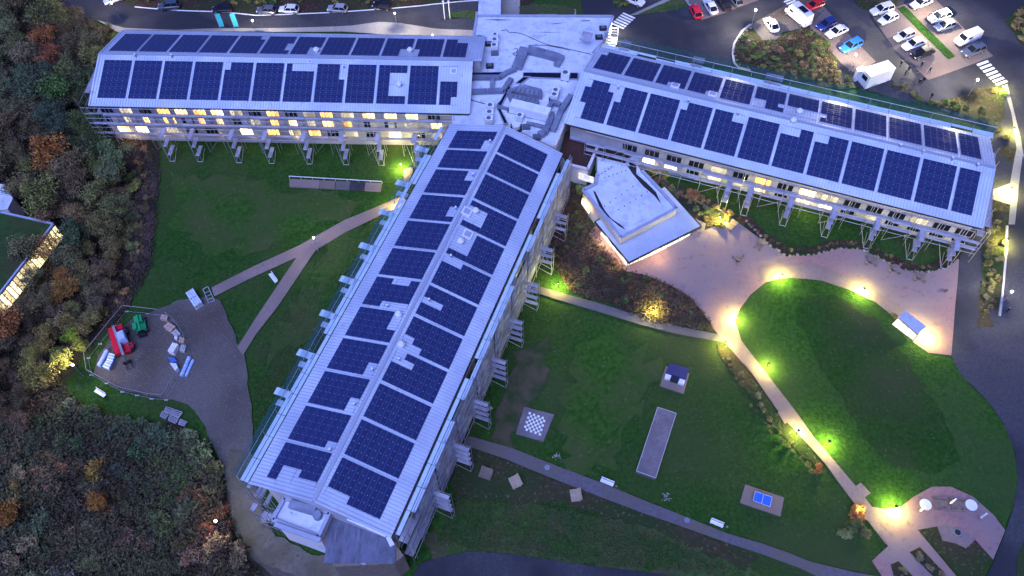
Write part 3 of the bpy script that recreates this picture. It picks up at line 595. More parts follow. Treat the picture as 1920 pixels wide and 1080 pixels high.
sxA = [px2wall('A', -(HW+4.1), x, y)[0] for x, y in [(315,287),(368,288.5),(442,290.6),(504,292),(576,294),(646,298),(713,300.6),(781,302.5)]]
scA = scaffold('A', -1, 'galvanised scaffolding along the lit garden front of the western wing', -2.0, 66, sxA, (4.7, 7.2, 9.55), tiers=(2.6,4.9,7.2), decks=(.28,))
sxB = [px2wall('B', -(HW+2.6), x, y)[0] for x, y in [(1360,378.7),(1400,388.7),(1473,408.7),(1551,430),(1630,450.6),(1711,471),(1775,488)]]
scB = scaffold('B', -1, 'scaffolding with outrigger towers along the patio front of the eastern wing', 3.0, 69, [s-.2 for s in sxB], (8.3, 9.9), tiers=(8.0,9.4,10.8), decks=(.28,))
scC = scaffold('C', 1, 'tall scaffolding with pale sheeting along the right flank of the southern wing', -1.0, 67, [7.8+7.32*i for i in range(8)], (3.6, 6.6, 9.8, 12.6), decktop=1, tiers=(3.1,4.9,6.7,8.4), pw=.58)
scD = scaffold('C', -1, 'scaffolding with green netting along the left flank of the southern wing', -1.0, 67.5, [], (3, 6, 9.6, 12.5), decktop=1)
scE = scaffold('B', 1, 'scaffolding with green netting along the car park side of the eastern wing', -1.0, 69, [], (12.45,), decktop=1)
def netsheet(name, k, r, t, s0, s1, z0, z1, mat, n=40):
    mb = MB()
    for i in range(n):
        a, b = s0+(s1-s0)*i/n, s0+(s1-s0)*(i+1)/n; wa, wb = .12*math.sin(i*1.7), .12*math.sin((i+1)*1.7); m = (z0+z1)/2
        mb.quad((a, t+wa*.4, z0), (b, t+wb*.4, z0), (b, t+wb, m), (a, t+wa, m)); mb.quad((a, t+wa, m), (b, t+wb, m), (b, t, z1), (a, t, z1))
    return mb.build(name, mat, r)
for zz in (3.2, 5.2, 7.2, 9.2, 11.2): pole('ledger', (-1, HW+1.86, zz), (67, HW+1.86, zz), .055, scC)
for ii in range(20): pole('standard', (-1+3.55*ii, HW+1.84, 1.2), (-1+3.55*ii, HW+1.84, 13.6), .05, scC)
for ii in range(9): pole('brace', (-.5+7.3*ii, HW+1.9, 3.2), (5.2+7.3*ii, HW+1.9, 9.2), .045, scC)
netsheet('netting', 'C', scD, -(HW+1.7), -1, 67.5, 6.5, 15.3, 'netting'); netsheet('netting', 'B', scE, HW+1.7, -1, 69, 8.5, 15.1, 'netting_shaded')
for i in range(9):          # separate sheets with gaps between them
    netsheet('sheeting', 'C', scC, HW+1.72, -1+7.32*i+.15*(i % 2), min(67, -1+7.32*(i+1)-.5), (3.4, 2.6, 4.6, 3.0)[i % 4], 13.3, 'sheeting', 6)
for i in range(8):          # loading platforms on the netted sides
    s = [px2wall('C', -(HW+2.6), x, y)[0] for x, y in [(755,361),(725,418),(688,477),(652,538),(615,600),(571,669),(533,747),(790,290)]][i]
    board(scD, s, -(HW+2.3), 12.8, 1.1, 2.3, 'deck_blue', 'platform'); board(scD, s+1.0, -(HW+2.1), 11.2, .9, 2.0, 'deck_blue', 'platform')
for x, y, l in [(1100,82,1.7),(1173,93,1.6),(1306,130,1.8),(1456,134,2.6)]:
    s, z = px2wall('B', HW+2.6, x, y); board(scE, s, HW+2.5, 12.9, l*1.2, 1.5, 'deck', 'platform'); board(scE, s-.1, HW+1.2, 12.7, l*1.2, .5, 'deck', 'platform')
# scaffold at the outer gable of the western wing and the yard-side gable of the southern wing
def endscaffold(k, s, sg, label, t0, t1, top):
    loc, th = wroot(k); r = thing('scaffold', label, 'scaffolding', loc, th)
    for i in range(6):
        t = t0 + (t1-t0)*i/5
        for ss in (s, s+sg*1.3): pole('standard', (ss, t, wh(k, ss, t)), (ss, t, zroof(k, t)-.6 if ss == s else top-random.uniform(0, 2)), .045, r)
    for z in np.arange(3, top, 2.6):
        for ss in (s, s+sg*1.3): pole('ledger', (ss, t0, z), (ss, t1, z), .04, r)
        for i in range(5):
            if random.random() < .3: continue
            a = t0 + (t1-t0)*(i+.5)/5; board(r, s+sg*.65, a, z+.08, 1.0, abs(t1-t0)/5-.1, 'deck')
    pole('brace', (s+sg*1.35, t0, 3), (s+sg*1.35, t1, top-2), .04, r)
    return r
endscaffold('A', -2.2, -1, 'bare scaffold frame round the outer gable of the western wing, against the wood', -10, 5, 12.5)
endscaffold('C', 68.6, 1, 'low scaffold frame at the yard end of the southern wing beside the tower', -10.5, -6.5, 9.5)
endscaffold('B', 68.9, 1, 'scaffold frame round the outer gable of the eastern wing beside the footpath', -8, 9, 12.6)

# ------------------------------------------------------------------ hub roof and plant
def poly3(pts, z): return [tuple(PZ(x, y, z)[:2]) for x, y in pts]
hz = 10.6
hubp = [(894,31),(1149,32),(1133,77),(1112,100),(1090,150),(1066,215),(1040,276),(1010,262),(950,233),(850,236),(845,205),(873,150),(873,100),(887.5,72)]
hc = PZ(980, 130, 0); hub = thing('flat_roofed_hub', 'flat white roofed hub building joining the three long wings', 'building', tuple(hc)); REL = tuple(hc)
hp = poly3(hubp, hz); MB().prism(hp, 2.0, hz-.02).build('wall', 'render_pink', hub, REL); MB().prism(hp, hz-.02, hz).build('roof', 'roof_flat', hub, REL)
def rim(pts, z, wd, h, parent, rel, mat='parapet', close=True):
    n = len(pts)
    for i in range(n if close else n-1):
        a, b = pts[i], pts[(i+1) % n]; MB().bar((a[0], a[1], z+h/2), (b[0], b[1], z+h/2), wd, h).build('parapet', mat, parent, rel)
rim(poly3([(887.5,72),(894,31),(1149,32),(1133,77),(1112,100)], hz), hz, .45, .35, hub, REL, close=False)
rim(poly3([(1066,215),(1040,276)], hz), hz, .45, .5, hub, REL, 'render_pink', close=False)
def slab(fn, pts, z0, z1, name, mat, parent, rel): return MB().prism(poly3(fn(*pts), z1), z0, z1).build(name, mat, parent, rel)
def duct(fn, pts, wd, h, label, mat='duct', z0=hz):
    P = [PZ(x, y, z0+h) for x, y in fn(*pts)]; base = P[0]; t = thing('duct', label, 'duct', (base[0], base[1], z0)); rel = (base[0], base[1], z0)
    for i in range(len(P)-1):
        a, b = P[i].copy(), P[i+1].copy(); d = b-a; L = np.linalg.norm(d); d = d/L
        if i > 0: a = a - d*wd*.0
        n = max(1, int(L/2.2))
        for j in range(n):
            p, q = a + (b-a)*(j/n), a + (b-a)*((j+1)/n) - d*.05
            MB().bar((p[0], p[1], z0+.15+h/2), (q[0], q[1], z0+.15+h/2), wd, h-.02*(i % 2)).build('segment', mat, t, rel)
        MB().rbox(a[0], a[1], z0, z0+.3, .2, .2).build('foot', 'duct_side', t, rel)
duct(g7, [(745,415),(700,520),(650,640)], 1.9, .7, 'wide grey duct crossing the hub roof from its bend down to the left')
duct(g7, [(775,430),(960,470),(1130,520)], 1.7, .8, 'flat grey duct running right from the bend of the wide duct')
duct(g7, [(1160,500),(1100,610)], 1.1, .7, 'short grey duct stub between the flat duct and the puddled roof corner')
duct(g7, [(640,650),(540,690),(460,745),(150,745)], .9, .6, 'long grey duct reaching back under the western wing roof edge')
duct(g7, [(590,760),(500,890),(150,905)], .9, .7, 'lower grey duct running left to the western wing, beneath the long one')
duct(g7, [(380,740),(375,880)], .8, .5, 'short grey cross duct between the two ducts of the western wing')
duct(g8, [(605,300),(560,190),(720,130),(930,185)], .8, .6, 'grey duct bent round the two louvred plant boxes')
duct(g8, [(1010,370),(1055,300),(1150,330)], .8, .8, 'curved grey duct elbow behind the white air handling unit')
duct(g8, [(1045,420),(1010,560),(960,645),(900,665)], 1.1, .9, 'pale duct dropping from the end of the white air handling unit')
duct(g8, [(1265,225),(1150,400),(1060,620)], 1.0, .8, 'long grey duct along the parapet by the eastern wing')
duct(g8, [(560,385),(430,350)], .5, .4, 'thin grey duct from the white air handling unit to the dark junction')
duct(g8, [(980,590),(860,560),(760,540)], .6, .5, 'thin crossing duct below the white air handling unit')
for i, (fn, pts, lab) in enumerate([(g7, [(150,695),(500,690),(500,735),(150,735)], 'dark recessed gutter on the hub roof at the western wing end'), (g7, [(725,695),(1345,700),(1340,770),(725,745)], 'long dark roof glazing strip running to the eastern wing'),
   (g7, [(735,740),(810,740),(700,820),(640,815)], 'short slanting dark glazing strip below the long one'), (g8, [(430,370),(470,380),(555,550),(510,548)], 'dark glazing strip running down to the southern wing ridge'), (g8, [(560,130),(590,135),(500,310),(480,350),(430,335),(470,290)], 'narrow dark glazing strip with a triangular end')]):
    q = poly3(fn(*pts), hz+.3); c = q[0]; t = thing('roof_glazing', lab, 'skylight', (c[0], c[1], hz)); MB().prism(q, hz, hz+.3).build('glazing', 'dark_glass', t, (c[0], c[1], hz)); rim(q, hz, .1, .34, t, (c[0], c[1], hz))
ahu = PZ(*g8((800,380))[0], hz+1.8); t = thing('air_handling_unit', 'big white air handling unit on the hub roof, longest plant box', 'roof plant', (ahu[0], ahu[1], hz)); rel = (ahu[0], ahu[1], hz)
q0, q1, q2 = [PZ(*p, hz+2.0) for p in g8((608,268),(1045,372),(565,348))]; dx = (q1-q0); dy = (q2-q0)
for j in range(7):
    a = q0 + dx*(j/7); pts = [a, a+dx/7*.985, a+dx/7*.985+dy, a+dy]; MB().prism(pts, hz+.25, hz+2.0+.03*(j % 2)).build('casing', 'unit_white', t, rel)
for j in (0, 3, 6): a = q0+dx*(j+.5)/7+dy*.5; MB().rbox(a[0], a[1], hz, hz+.3, 1, .8, math.atan2(dx[1], dx[0])).build('plinth', 'duct_side', t, rel)
for fn, q, lab in [(g8, [(650,140),(945,185),(940,240),(620,190)], 'upper grey louvred plant box beside the white air handling unit'), (g8, [(610,215),(905,275),(890,325),(600,260)], 'lower grey louvred plant box beside the white air handling unit')]:
    z = hz+1.0; p = poly3(fn(*q), z); c = p[0]; t = thing('plant_box', lab, 'roof plant', (c[0], c[1], hz)); MB().prism(p, hz, z).build('casing', 'duct', t, (c[0], c[1], hz))
    for j in range(6):
        u = (j+.2)/6; a = np.array(p[0])*(1-u)+np.array(p[1])*u; b = np.array(p[3])*(1-u)+np.array(p[2])*u; MB().bar((*(a*.85+b*.15), z+.02), (*(a*.15+b*.85), z+.02), .25, .06).build('louvre', 'duct_side', t, (c[0], c[1], hz))
cu = thing('condenser_unit', '', 'roof plant'); MB().box(-.65,-.55,.15,.65,.55,1.35).build('casing', 'unit_white', cu); MB().tube((-.1,0,1.35), (-.1,0,1.40), .42, 14).build('fan_guard', 'duct_side', cu)
for x in (-.5, .5): MB().box(x-.08,-.6,0,x+.08,.6,.15).build('foot', 'dark', cu)
for i, (fn, p, sc, lab) in enumerate([(g7,(412,255),.8,'uppermost white condenser unit in the row on the hub roof'),(g7,(408,325),1,'second white condenser unit in the upper row on the hub roof'),(g7,(402,388),1,'third white condenser unit in the upper row on the hub roof'),(g8,(358,345),1,'topmost of three white condenser units near the southern wing'),(g8,(350,420),1,'middle of three white condenser units near the southern wing'),(g8,(343,492),1,'lowest of three white condenser units near the southern wing'),(g8,(690,455),.95,'white condenser unit in front of the air handling unit'),(g8,(1095,175),1,'pale condenser unit right of the louvred plant boxes'),(g8,(1080,225),1,'pale condenser unit just below its neighbour near the elbow duct'),(g7,(1205,712),1.2,'white plant unit astride the long dark glazing strip')]):
    q = PZ(*fn(p)[0], hz+1.2); place(cu, i == 0, (q[0], q[1], hz), .0 if i < 6 else -.3, lab, 'white condenser units on the hub roof', scale=sc)
for fn, p, lab, r_ in [(g8,(647,560),'round white fan drum on the hub roof near the southern wing',.75)]:
    q = PZ(*fn(p)[0], hz+.9); t = thing('fan_drum', lab, 'roof plant', (q[0], q[1], hz)); MB().tube((0,0,.1), (0,0,.9), r_, 16).build('drum', 'unit_white', t); MB().rbox(0,0,0,.15,1,.9).build('plinth', 'dark', t)
for fn, p, lab in [(g7,(405,465),'dark open condenser frame at the end of the upper row'),(g7,(350,610),'dark condenser unit beside the western wing end wall'),(g7,(340,360),'dark coiled pipework beside the upper condenser row'),(g8,(1060,275),'dark plant box by the elbow duct'),(g7,(1625,185),'dark square hatch in the far corner of the hub roof'),(g7,(1580,285),'larger dark hatch near the hub roof edge above the entrance'),(g8,(880,690),'small open metal frame at the foot of the pale duct'),(g8,(760,575),'small pale box on the hub roof beside the fan drum')]:
    q = PZ(*fn(p)[0], hz+.5); t = thing('roof_box', lab, 'roof plant', (q[0], q[1], hz)); s = .7
    MB().box(-s,-s*.8,.0,s,s*.8,.45).build('casing', 'duct_side' if 'open' in lab or 'pale' in lab else 'dark', t); MB().box(-s*.6,-s*.5,.45,s*.6,s*.5,.55).build('lid', 'duct_side', t)
def cable(fn, pts, label, r=.06, z=hz):
    P = [PZ(x, y, z+.1) for x, y in smooth_open(fn(*pts))]; mb = MB()
    for a, b in zip(P[:-1], P[1:]): mb.tube((a[0], a[1], z+.06), (b[0], b[1], z+.06), r, 5)
    tag(mb.build('cable', 'dark'), label, 'cable')
def smooth_open(pts):
    pts = [pts[0]] + list(pts) + [pts[-1]]; out = []
    for i in range(1, len(pts)-2):
        p0, p1, p2, p3 = [np.array(q, float) for q in pts[i-1:i+3]]
        for j in range(5): t = j/5; out.append(tuple(.5*((2*p1) + (-p0+p2)*t + (2*p0-5*p1+4*p2-p3)*t*t + (-p0+3*p1-3*p2+p3)*t**3)))
    return out + [tuple(pts[-1])]
cable(g7, [(480,225),(540,215),(570,240),(700,255),(850,320),(1000,380),(1150,410),(1280,440),(1490,490)], 'long dark cable snaking across the big flat roof')
cable(g7, [(785,390),(900,385),(1000,392),(1150,420),(1250,445)], 'second dark cable joining the long one near the flat duct')
cable(g8, [(120,275),(200,300),(290,325)], 'short dark cable from the western wing to the condensers', .08)
cable(g7, [(230,270),(200,290),(215,330),(255,320),(260,285),(225,275)], 'coil of dark cable by the western corner of the hub roof')
cable(g7, [(620,430),(660,425),(650,470),(610,480),(640,500),(690,440)], 'tangled dark hose next to the wide duct')
for pts in [[(270,100),(440,95),(610,105),(440,112)], [(1010,150),(1100,140),(1220,130),(1100,150)], [(1380,112),(1470,105),(1480,115),(1400,122)], [(740,236),(1000,240),(1200,243),(1000,247)]]:
    MB().prism(poly3(g7(*pts), hz+.006), hz+.002, hz+.006).build('moss_patch', 'duct_side', hub, REL)
# end wall of the rear slope and small penthouse beside the western wing
MB().box(68.65, .5, 10.0, 70.0, .75, 13.6).build('end_wall', 'render_wall', WR['A'])
# covered bridge to the road, entrance
q = poly3([(899,-35),(939,-35),(939,33),(896,33)], 8.5); c = q[0]; t = thing('covered_walkway', 'covered walkway with pale blue flat roof leading off from the hub', 'walkway', (c[0], c[1], 4)); rel = (c[0], c[1], 4)
MB().prism(q, 8.1, 8.5).build('roof', 'roof_flat', t, rel); MB().prism(poly3([(903,-35),(935,-35),(935,33),(900,33)], 8.0), 5, 8.09).build('wall', 'render_wall', t, rel)
p = G(1151,72); t = thing('lit_entrance', 'brightly lit glazed entrance porch at the car park corner of the hub', 'entrance', p)
rel = tuple(p); q = [PZ(x, y, p.z+2.6) for x, y in ((1142,52),(1160,53),(1155,84),(1137,82))]
for j in range(7):
    a = q[0]*(1-j/6)+q[3]*(j/6); b = q[1]*(1-j/6)+q[2]*(j/6); MB().bar((a[0], a[1], p.z+2.6), (b[0], b[1], p.z+2.6), .16, .2).build('beam', 'unit_white', t, rel)
MB().prism([(v[0], v[1]) for v in q], p.z+.1, p.z+.35).build('floor', 'window_white', t, rel)  # floor made to glow in place of the light filling the porch
for v in q: MB().tube((v[0], v[1], p.z-.2), (v[0], v[1], p.z+2.6), .09).build('post', 'steel', t, rel)
pl_ = bpy.data.lights.new('entrance_glow', 'POINT'); pl_.energy = 90; pl_.color = (1,.93,.75); pl_.shadow_soft_size = .4; po = bpy.data.objects.new('entrance_glow', pl_); COL.objects.link(po); po.location = (p.x, p.y, p.z+2.2)

# ------------------------------------------------------------------ link building, chapel-like pavilion
zl = H(*PZ(1080,300,6)[:2]) + 4.0
q = poly3([(1060,247),(1093,250),(1122,272),(1102,318),(1065,309),(1052,290)], zl); c = q[0]; t = thing('link_building', 'low link building with brown planted roof and one lit window', 'building', (c[0], c[1], zl-4)); rel = (c[0], c[1], zl-4)
MB().prism(q, zl-5, zl-.05).build('wall', 'render_pink', t, rel); MB().prism(q, zl-.05, zl).build('planted_roof', 'brownroof', t, rel); rim(poly3([(1122,272),(1102,318),(1065,309)], zl), zl, .5, .25, t, rel, 'render_pink', close=False)
a = PZ(1085,326,zl-1.3); b = PZ(1114,335,zl-1.3)
MB().bar((a[0], a[1]-.0, zl-1.8), (b[0], b[1], zl-1.8), .2, 1.5).build('window', 'window_white', t, rel)
q = poly3([(1127,272),(1185,286),(1172,306),(1119,293)], zl); c = q[0]; t = thing('planted_roof_block', 'small block with brown planted roof between link and eastern wing', 'building', (c[0], c[1], zl-4)); rel = (c[0], c[1], zl-4)
MB().prism(q, zl-5, zl-.05).build('wall', 'render_pink', t, rel); MB().prism(q, zl-.05, zl).build('planted_roof', 'brownroof', t, rel)
zg = H(*PZ(1177,500,4)[:2]); zlo = zg+2.75; zhi = zg+4.6
gc = G(1177,508); pav = thing('pavilion', 'angular pavilion with white upper roof and lit glass corner facing the patio', 'building', tuple(gc)); rel = tuple(gc)
lo = f3((860,268),(1065,492),(656,697),(466,466),(560,420)); MB().prism(poly3(lo, zlo), zlo-.3, zlo).build('lower_roof', 'roof_metal', pav, rel); 
l4 = poly3(lo[:4], zlo); e0, e1 = np.array(l4[1]), np.array(l4[2]); s0_, s1_ = np.array(l4[0]), np.array(l4[3])
sm = MB()
for i in range(36):
    u = (i+.5)/36; a = e0*(1-u)+e1*u; b = s0_*(1-u)+s1_*u; b = a+(b-a)*.42; sm.bar((*a, zlo+.03), (*b, zlo+.03), .05, .06)
o = sm.build('seam', 'seam', pav, rel); o['kind'] = 'stuff'
rim(l4, zlo-.32, .22, .34, pav, rel, 'dark', close=True)
up = f3((480,95),(640,128),(690,85),(725,85),(705,150),(730,185),(830,290),(925,395),(612,562),(520,440),(400,292),(470,258),(480,200))
qu = poly3(up, zhi); MB().prism(qu, zg-1, zhi-.02).build('wall', 'render_wall', pav, rel); MB().prism(qu, zhi-.02, zhi).build('roof', 'roof_flat', pav, rel)
rim(poly3(up[5:13], zhi), zhi, .55, .35, pav, rel, 'parapet', close=False)
for pts in [[(455,290),(470,300),(520,400),(560,450),(620,490),(640,515),(600,490),(540,440),(490,380)], [(640,140),(690,190),(760,250),(810,300),(840,370),(800,320),(740,270),(680,200)], [(660,130),(700,150),(700,200),(660,160)]]:
    MB().prism(poly3(f3(*pts), zhi+.006), zhi+.002, zhi+.006).build('moss_patch', 'dark', pav, rel)
dots = MB()
for a, b in (((520,220),(640,180)), ((520,380),(680,270)), ((600,400),(760,300)), ((470,220),(560,160))):
    for i in range(6): u = i/5; x, y = f3((a[0]*(1-u)+b[0]*u, a[1]*(1-u)+b[1]*u))[0]; q = PZ(x, y, zhi); dots.rbox(q[0], q[1], zhi+.002, zhi+.08, .09, .09)
o = dots.build('roof_fixing', 'dark', pav, rel); o['kind'] = 'stuff'
# lit glazed corner: panes and mullions under the lower roof
def glazing(a, b, n, z0, z1, mat, parent, rel, mull=.12):
    a, b = np.array(a[:2]), np.array(b[:2]); d = (b-a)/n; L = np.linalg.norm(d); u = d/L
    for i in range(n):
        p, q = a+d*i+u*mull/2, a+d*(i+1)-u*mull/2; MB().bar((*p, (z0+z1)/2), (*q, (z0+z1)/2), .05, z1-z0).build('pane', mat, parent, rel)
    for i in range(n+1):
        p = a+d*i; MB().rbox(p[0], p[1], z0, z1, mull/2, .09, math.atan2(u[1], u[0])).build('mullion', 'render_wall', parent, rel)
P0, P1, P2 = [G(*f3(p)[0]) for p in ((640,728),(1020,545),(480,540))]
inn = lambda p, q, k: p + (q-p).normalized()*k
c0 = Vector((P0.x, P0.y, 0)); c1 = Vector((P1.x, P1.y, 0)); c2 = Vector((P2.x, P2.y, 0)); mid_ = (c1+c2)/2
c0 = c0.lerp(mid_, .06); c1 = c1.lerp(c2, .04); c2 = c2.lerp(c1, .04)
glazing(c0, c1, 11, zg-.2, zlo-.32, 'window_white', pav, rel); glazing(c0, c2, 7, zg-.2, zlo-.32, 'window_white', pav, rel)
for p in ((656,735),(1060,530),(566,600)):
    v = G(*f3(p)[0]); MB().tube((v.x, v.y, zg-.5), (v.x, v.y, zlo-.3), .09, 8).build('column', 'steel', pav, rel)
a, b = [PZ(*f3(p)[0], zhi-1.6) for p in ((400,340),(440,395))]
MB().bar((a[0]-.15, a[1]-.1, zhi-2.0), (b[0]-.15, b[1]-.1, zhi-2.0), .15, 1.3).build('window', 'win_lit', pav, rel)
for (x, y), e in (((1128,462),120), ((1156,500),90), ((1235,490),60), ((1096,395),25), ((743,276),70), ((250,272),40), ((1508,398),60), ((1225,320),80), ((312,268),15), ((560,270),15), ((345,266),9), ((420,267),9), ((650,272),9), ((480,268),9)):
    v = G(x, y); l = bpy.data.lights.new('window_glow', 'POINT'); l.energy = e*.35; l.color = (1,.76,.36); l.shadow_soft_size = .5; o = bpy.data.objects.new('window_glow', l); COL.objects.link(o); o.location = (v.x, v.y, v.z+1.8)

# ------------------------------------------------------------------ stair tower and terrace at the end of the southern wing
zt = 9.3; q = poly3([(511.4,974.5),(533.2,934),(618,962),(597,1007)], zt); c = q[0]; t = thing('stair_tower', 'white stair tower with sunken flat roof at the end of the southern wing', 'building', (c[0], c[1], 0)); rel = (c[0], c[1], 0)
MB().prism(q, -1, zt-.3).build('wall', 'render_pink', t, rel); MB().prism(q, zt-.3, zt-.25).build('roof', 'roof_flat', t, rel); rim(q, zt-.3, .5, .5, t, rel)
a, b = [PZ(x, y, zt) for x, y in ((545,946),(592,960))]; MB().bar((a[0], a[1], zt+.2), (b[0], b[1], zt+.2), 1.1, .9).build('duct', 'duct', t, rel); a = PZ(596,968,zt); MB().tube((a[0], a[1], zt-.2), (a[0], a[1], zt+.8), .6, 12).build('cowl', 'duct', t, rel)
q = poly3([(618,960),(736,1013),(757,1041),(738,1056),(625,1062),(600,1008)], 7.5); c = q[0]; t = thing('roof_terrace', 'dark slatted terrace below the gable end of the southern wing', 'terrace', (c[0], c[1], 0)); rel = (c[0], c[1], 0)
MB().prism(q, -1, 7.3).build('base', 'timber_dark', t, rel)
a0, a1, b0, b1 = [PZ(x, y, 7.5) for x, y in ((618,962),(742,1018),(608,1055),(740,1056))]
for i in range(30):
    u = (i+.5)/30; p = a0*(1-u)+a1*u; r_ = b0*(1-u)+b1*u; MB().bar((p[0], p[1], 7.42+random.uniform(0,.04)), (r_[0], r_[1], 7.42), .40, .08).build('plank', random.choice(['terrace_a', 'terrace_b', 'terrace_c']), t, rel)
for pts, mat in (([(652,970),(726,1003)], 'unit_white'), ([(726,1003),(735,1022)], 'unit_white'), ([(514,982),(600,1012)], 'parapet')):
    a, b = [PZ(x, y, 10) for x, y in pts]; MB().bar((a[0], a[1], 9.7), (b[0], b[1], 9.7), .6, .3).build('beam', mat, t, rel)
a, b = G(618,1050), G(700,1082); MB().bar((a.x, a.y, 7.3), (b.x, b.y, 7.3), .25, .15).build('rail', 'parapet', t, rel)

# ------------------------------------------------------------------ buildings at the left edge of the picture
z = 4.2; q = poly3([(-90,410),(3,398),(100,420),(68,462),(0,550),(-40,600)], z); c = q[2]; t = thing('grass_roofed_building', 'low building with grass roof and long lit glass wall among the trees', 'building', (c[0], c[1], 0)); rel = (c[0], c[1], 0)
MB().prism(q, -1.5, z-.3).build('wall', 'render_wall', t, rel); MB().prism(q, z-.3, z-.1).build('planted_roof', 'greenroof', t, rel); rim(q[1:5], z-.3, .35, .45, t, rel, close=False)
ga, gb = np.array([*q[2], 0]), np.array([*q[5], 0]); d = (gb-ga); nrm = np.array([-d[1], d[0], 0]); nrm /= np.linalg.norm(nrm)
if nrm[0] < 0: nrm = -nrm
glazing(ga+nrm*.15, gb+nrm*.15, 22, z-3.6, z-.45, 'win_far', t, rel, .16)
q = poly3([(-60,335),(8,346),(24,372),(14,392),(-60,400)], 5); c = q[1]; t = thing('white_roofed_annexe', 'corner of a pale blue flat roof beside the grass roofed building', 'building', (c[0], c[1], 0)); MB().prism(q, -1, 4.9).build('wall', 'render_wall', t, (c[0], c[1], 0)); MB().prism(q, 4.9, 5).build('roof', 'roof_flat', t, (c[0], c[1], 0))
#PART2
# ------------------------------------------------------------------ lamps
bol = thing('bollard_light', '', 'bollard light'); MB().tube((0,0,0), (0,0,1.3), .045, 8).build('post', 'dark', bol)
MB().tube((0,0,1.3), (0,0,1.62), .05, 10).build('lens', 'lamp_warm', bol); MB().tube((0,0,1.62), (0,0,1.70), .24, 12, .20).build('cap', 'dark', bol)
BL = [(1046,539,'between the southern wing and the planted bed, on the grey path',1),(1223,588,'on the grey path edge beside the dark planted bed',1),(1379,603,'at the pointed corner of the oval lawn',1.2),(1461,525,'on the upper left rim of the oval lawn',1.2),(1614,551,'on the upper rim of the oval lawn, middle one',1.2),
 (1347,416,'among lamplit yellow shrubs at the patio corner by the pavilion',1.2),(1357,650,'beside the start of the pale path, left side',.8),(1437,690,'on the right edge of the pale path near its top',1),(1492,815,'left of the pale path halfway down',1),(1549,835,'right of the pale path halfway down',1.1),(1611,959,'left of the path under the orange shrub',1),(1673,956,'at the corner where path meets the round plaza',1.4),
 (1736,634,'beside the glass kiosk on the patio edge',1.4),(1881,459,'on the planted strip between the two roads',1.1),(1888,363,'at the footpath corner by the eastern wing gable',1.2),(1894,252,'by the footpath above the eastern wing gable',1.1),(1874,172,'nearest the zebra crossing beside the round beds',1),(753,317,'in the grass between the western and southern wings',1.2),(743,391,'where the lawn path meets the southern wing',.9)]
LSC = 1.0
for i, (x, y, lab, e) in enumerate(BL):
    p = G(x, y); place(bol, i == 0, p, 0, 'low bollard light ' + lab, 'bollard lights along the paths')
    l = bpy.data.lights.new('bollard_light', 'POINT'); l.energy = 380*e*LSC; l.color = (.93,.86,.20); l.shadow_soft_size = .10; o = bpy.data.objects.new('bollard_glow', l); COL.objects.link(o); o.location = p + Vector((0, 0, 1.46))
st = thing('street_lamp', '', 'street lamp'); MB().tube((0,0,0), (0,0,3.9), .06, 8, .045).build('pole', 'steel', st); MB().tube((0,0,3.9), (0,0,4.0), .22, 12).build('head', 'dark', st); MB().ball((0,0,4.02), .16, 10).build('lens', 'lamp_white', st)
SL = [(588,446,'where the two pale lawn paths fork',.3),(136,684,'in the grass beside the yellow shrubs and the wood',.5),(209.5,6,'at the top left bend of the road',.8),(473,39,'beside the teal banners on the road behind the western wing',1),(740,25,'on the road behind the western wing near the hub',1.2),(1417,19,'beside the parking corner near the rounded white car',2.6),(1605,103,'next to the bright blue car and the site cabin',3.6),
      (1767,21,'standing over the silver cars in the upper parking row',3.2),(1833,150,'in the asphalt below the far zebra crossing',3.2),(1897,547,'on the road right of the planted strip',1.2),(811,67,'small one behind the western wing rear eaves',1.2),(404,977,'short one beside the dirt track in the lower left',.25)]
for i, (x, y, lab, e) in enumerate(SL):
    z = 3.0
    for _ in range(12): q = PZ(x, y, z); z = H(q[0], q[1]) + 4.0
    q = PZ(x, y, z); hgt = 1.0
    place(st, i == 0, (q[0], q[1], z-4.0), 0, 'lit street lamp ' + lab, 'street lamps')
    l = bpy.data.lights.new('street_lamp', 'POINT'); l.energy = 330*e*LSC; l.color = (1,.90,.70); l.shadow_soft_size = .15; o = bpy.data.objects.new('street_glow', l); COL.objects.link(o); o.location = (q[0], q[1], z+.25)

# ------------------------------------------------------------------ vegetation
def leafmesh(name, n, rx, rz, size, lobes, seed, hollow=.55):
    r = np.random.default_rng(seed); lc = r.normal(size=(lobes, 3)); lc /= np.linalg.norm(lc, axis=1)[:, None]; lc *= r.uniform(.25, .72, (lobes, 1)); lr = r.uniform(.25, .48, lobes)
    k = r.integers(0, lobes, n); d = r.normal(size=(n, 3)); d /= np.linalg.norm(d, axis=1)[:, None]
    c = lc[k] + d*lr[k][:, None]*r.uniform(hollow, 1.05, (n, 1)); c *= np.array([rx, rx, rz])
    c[:, 2] = np.maximum(c[:, 2], -rz*.75)
    a = r.normal(size=(n, 3)); a /= np.linalg.norm(a, axis=1)[:, None]; b = np.cross(a, r.normal(size=(n, 3))); b /= np.linalg.norm(b, axis=1)[:, None]
    s = size*r.uniform(.5, 1.3, (n, 1)); a *= s; b *= s*.7
    v = np.stack([c-a, c+b*.6, c+a, c-b*.6], 1).reshape(-1, 3)
    me = bpy.data.meshes.new(name); me.from_pydata(v.tolist(), [], np.arange(4*n).reshape(-1, 4).tolist()); me.materials.append(MATS['leaf']); me.update(); return me
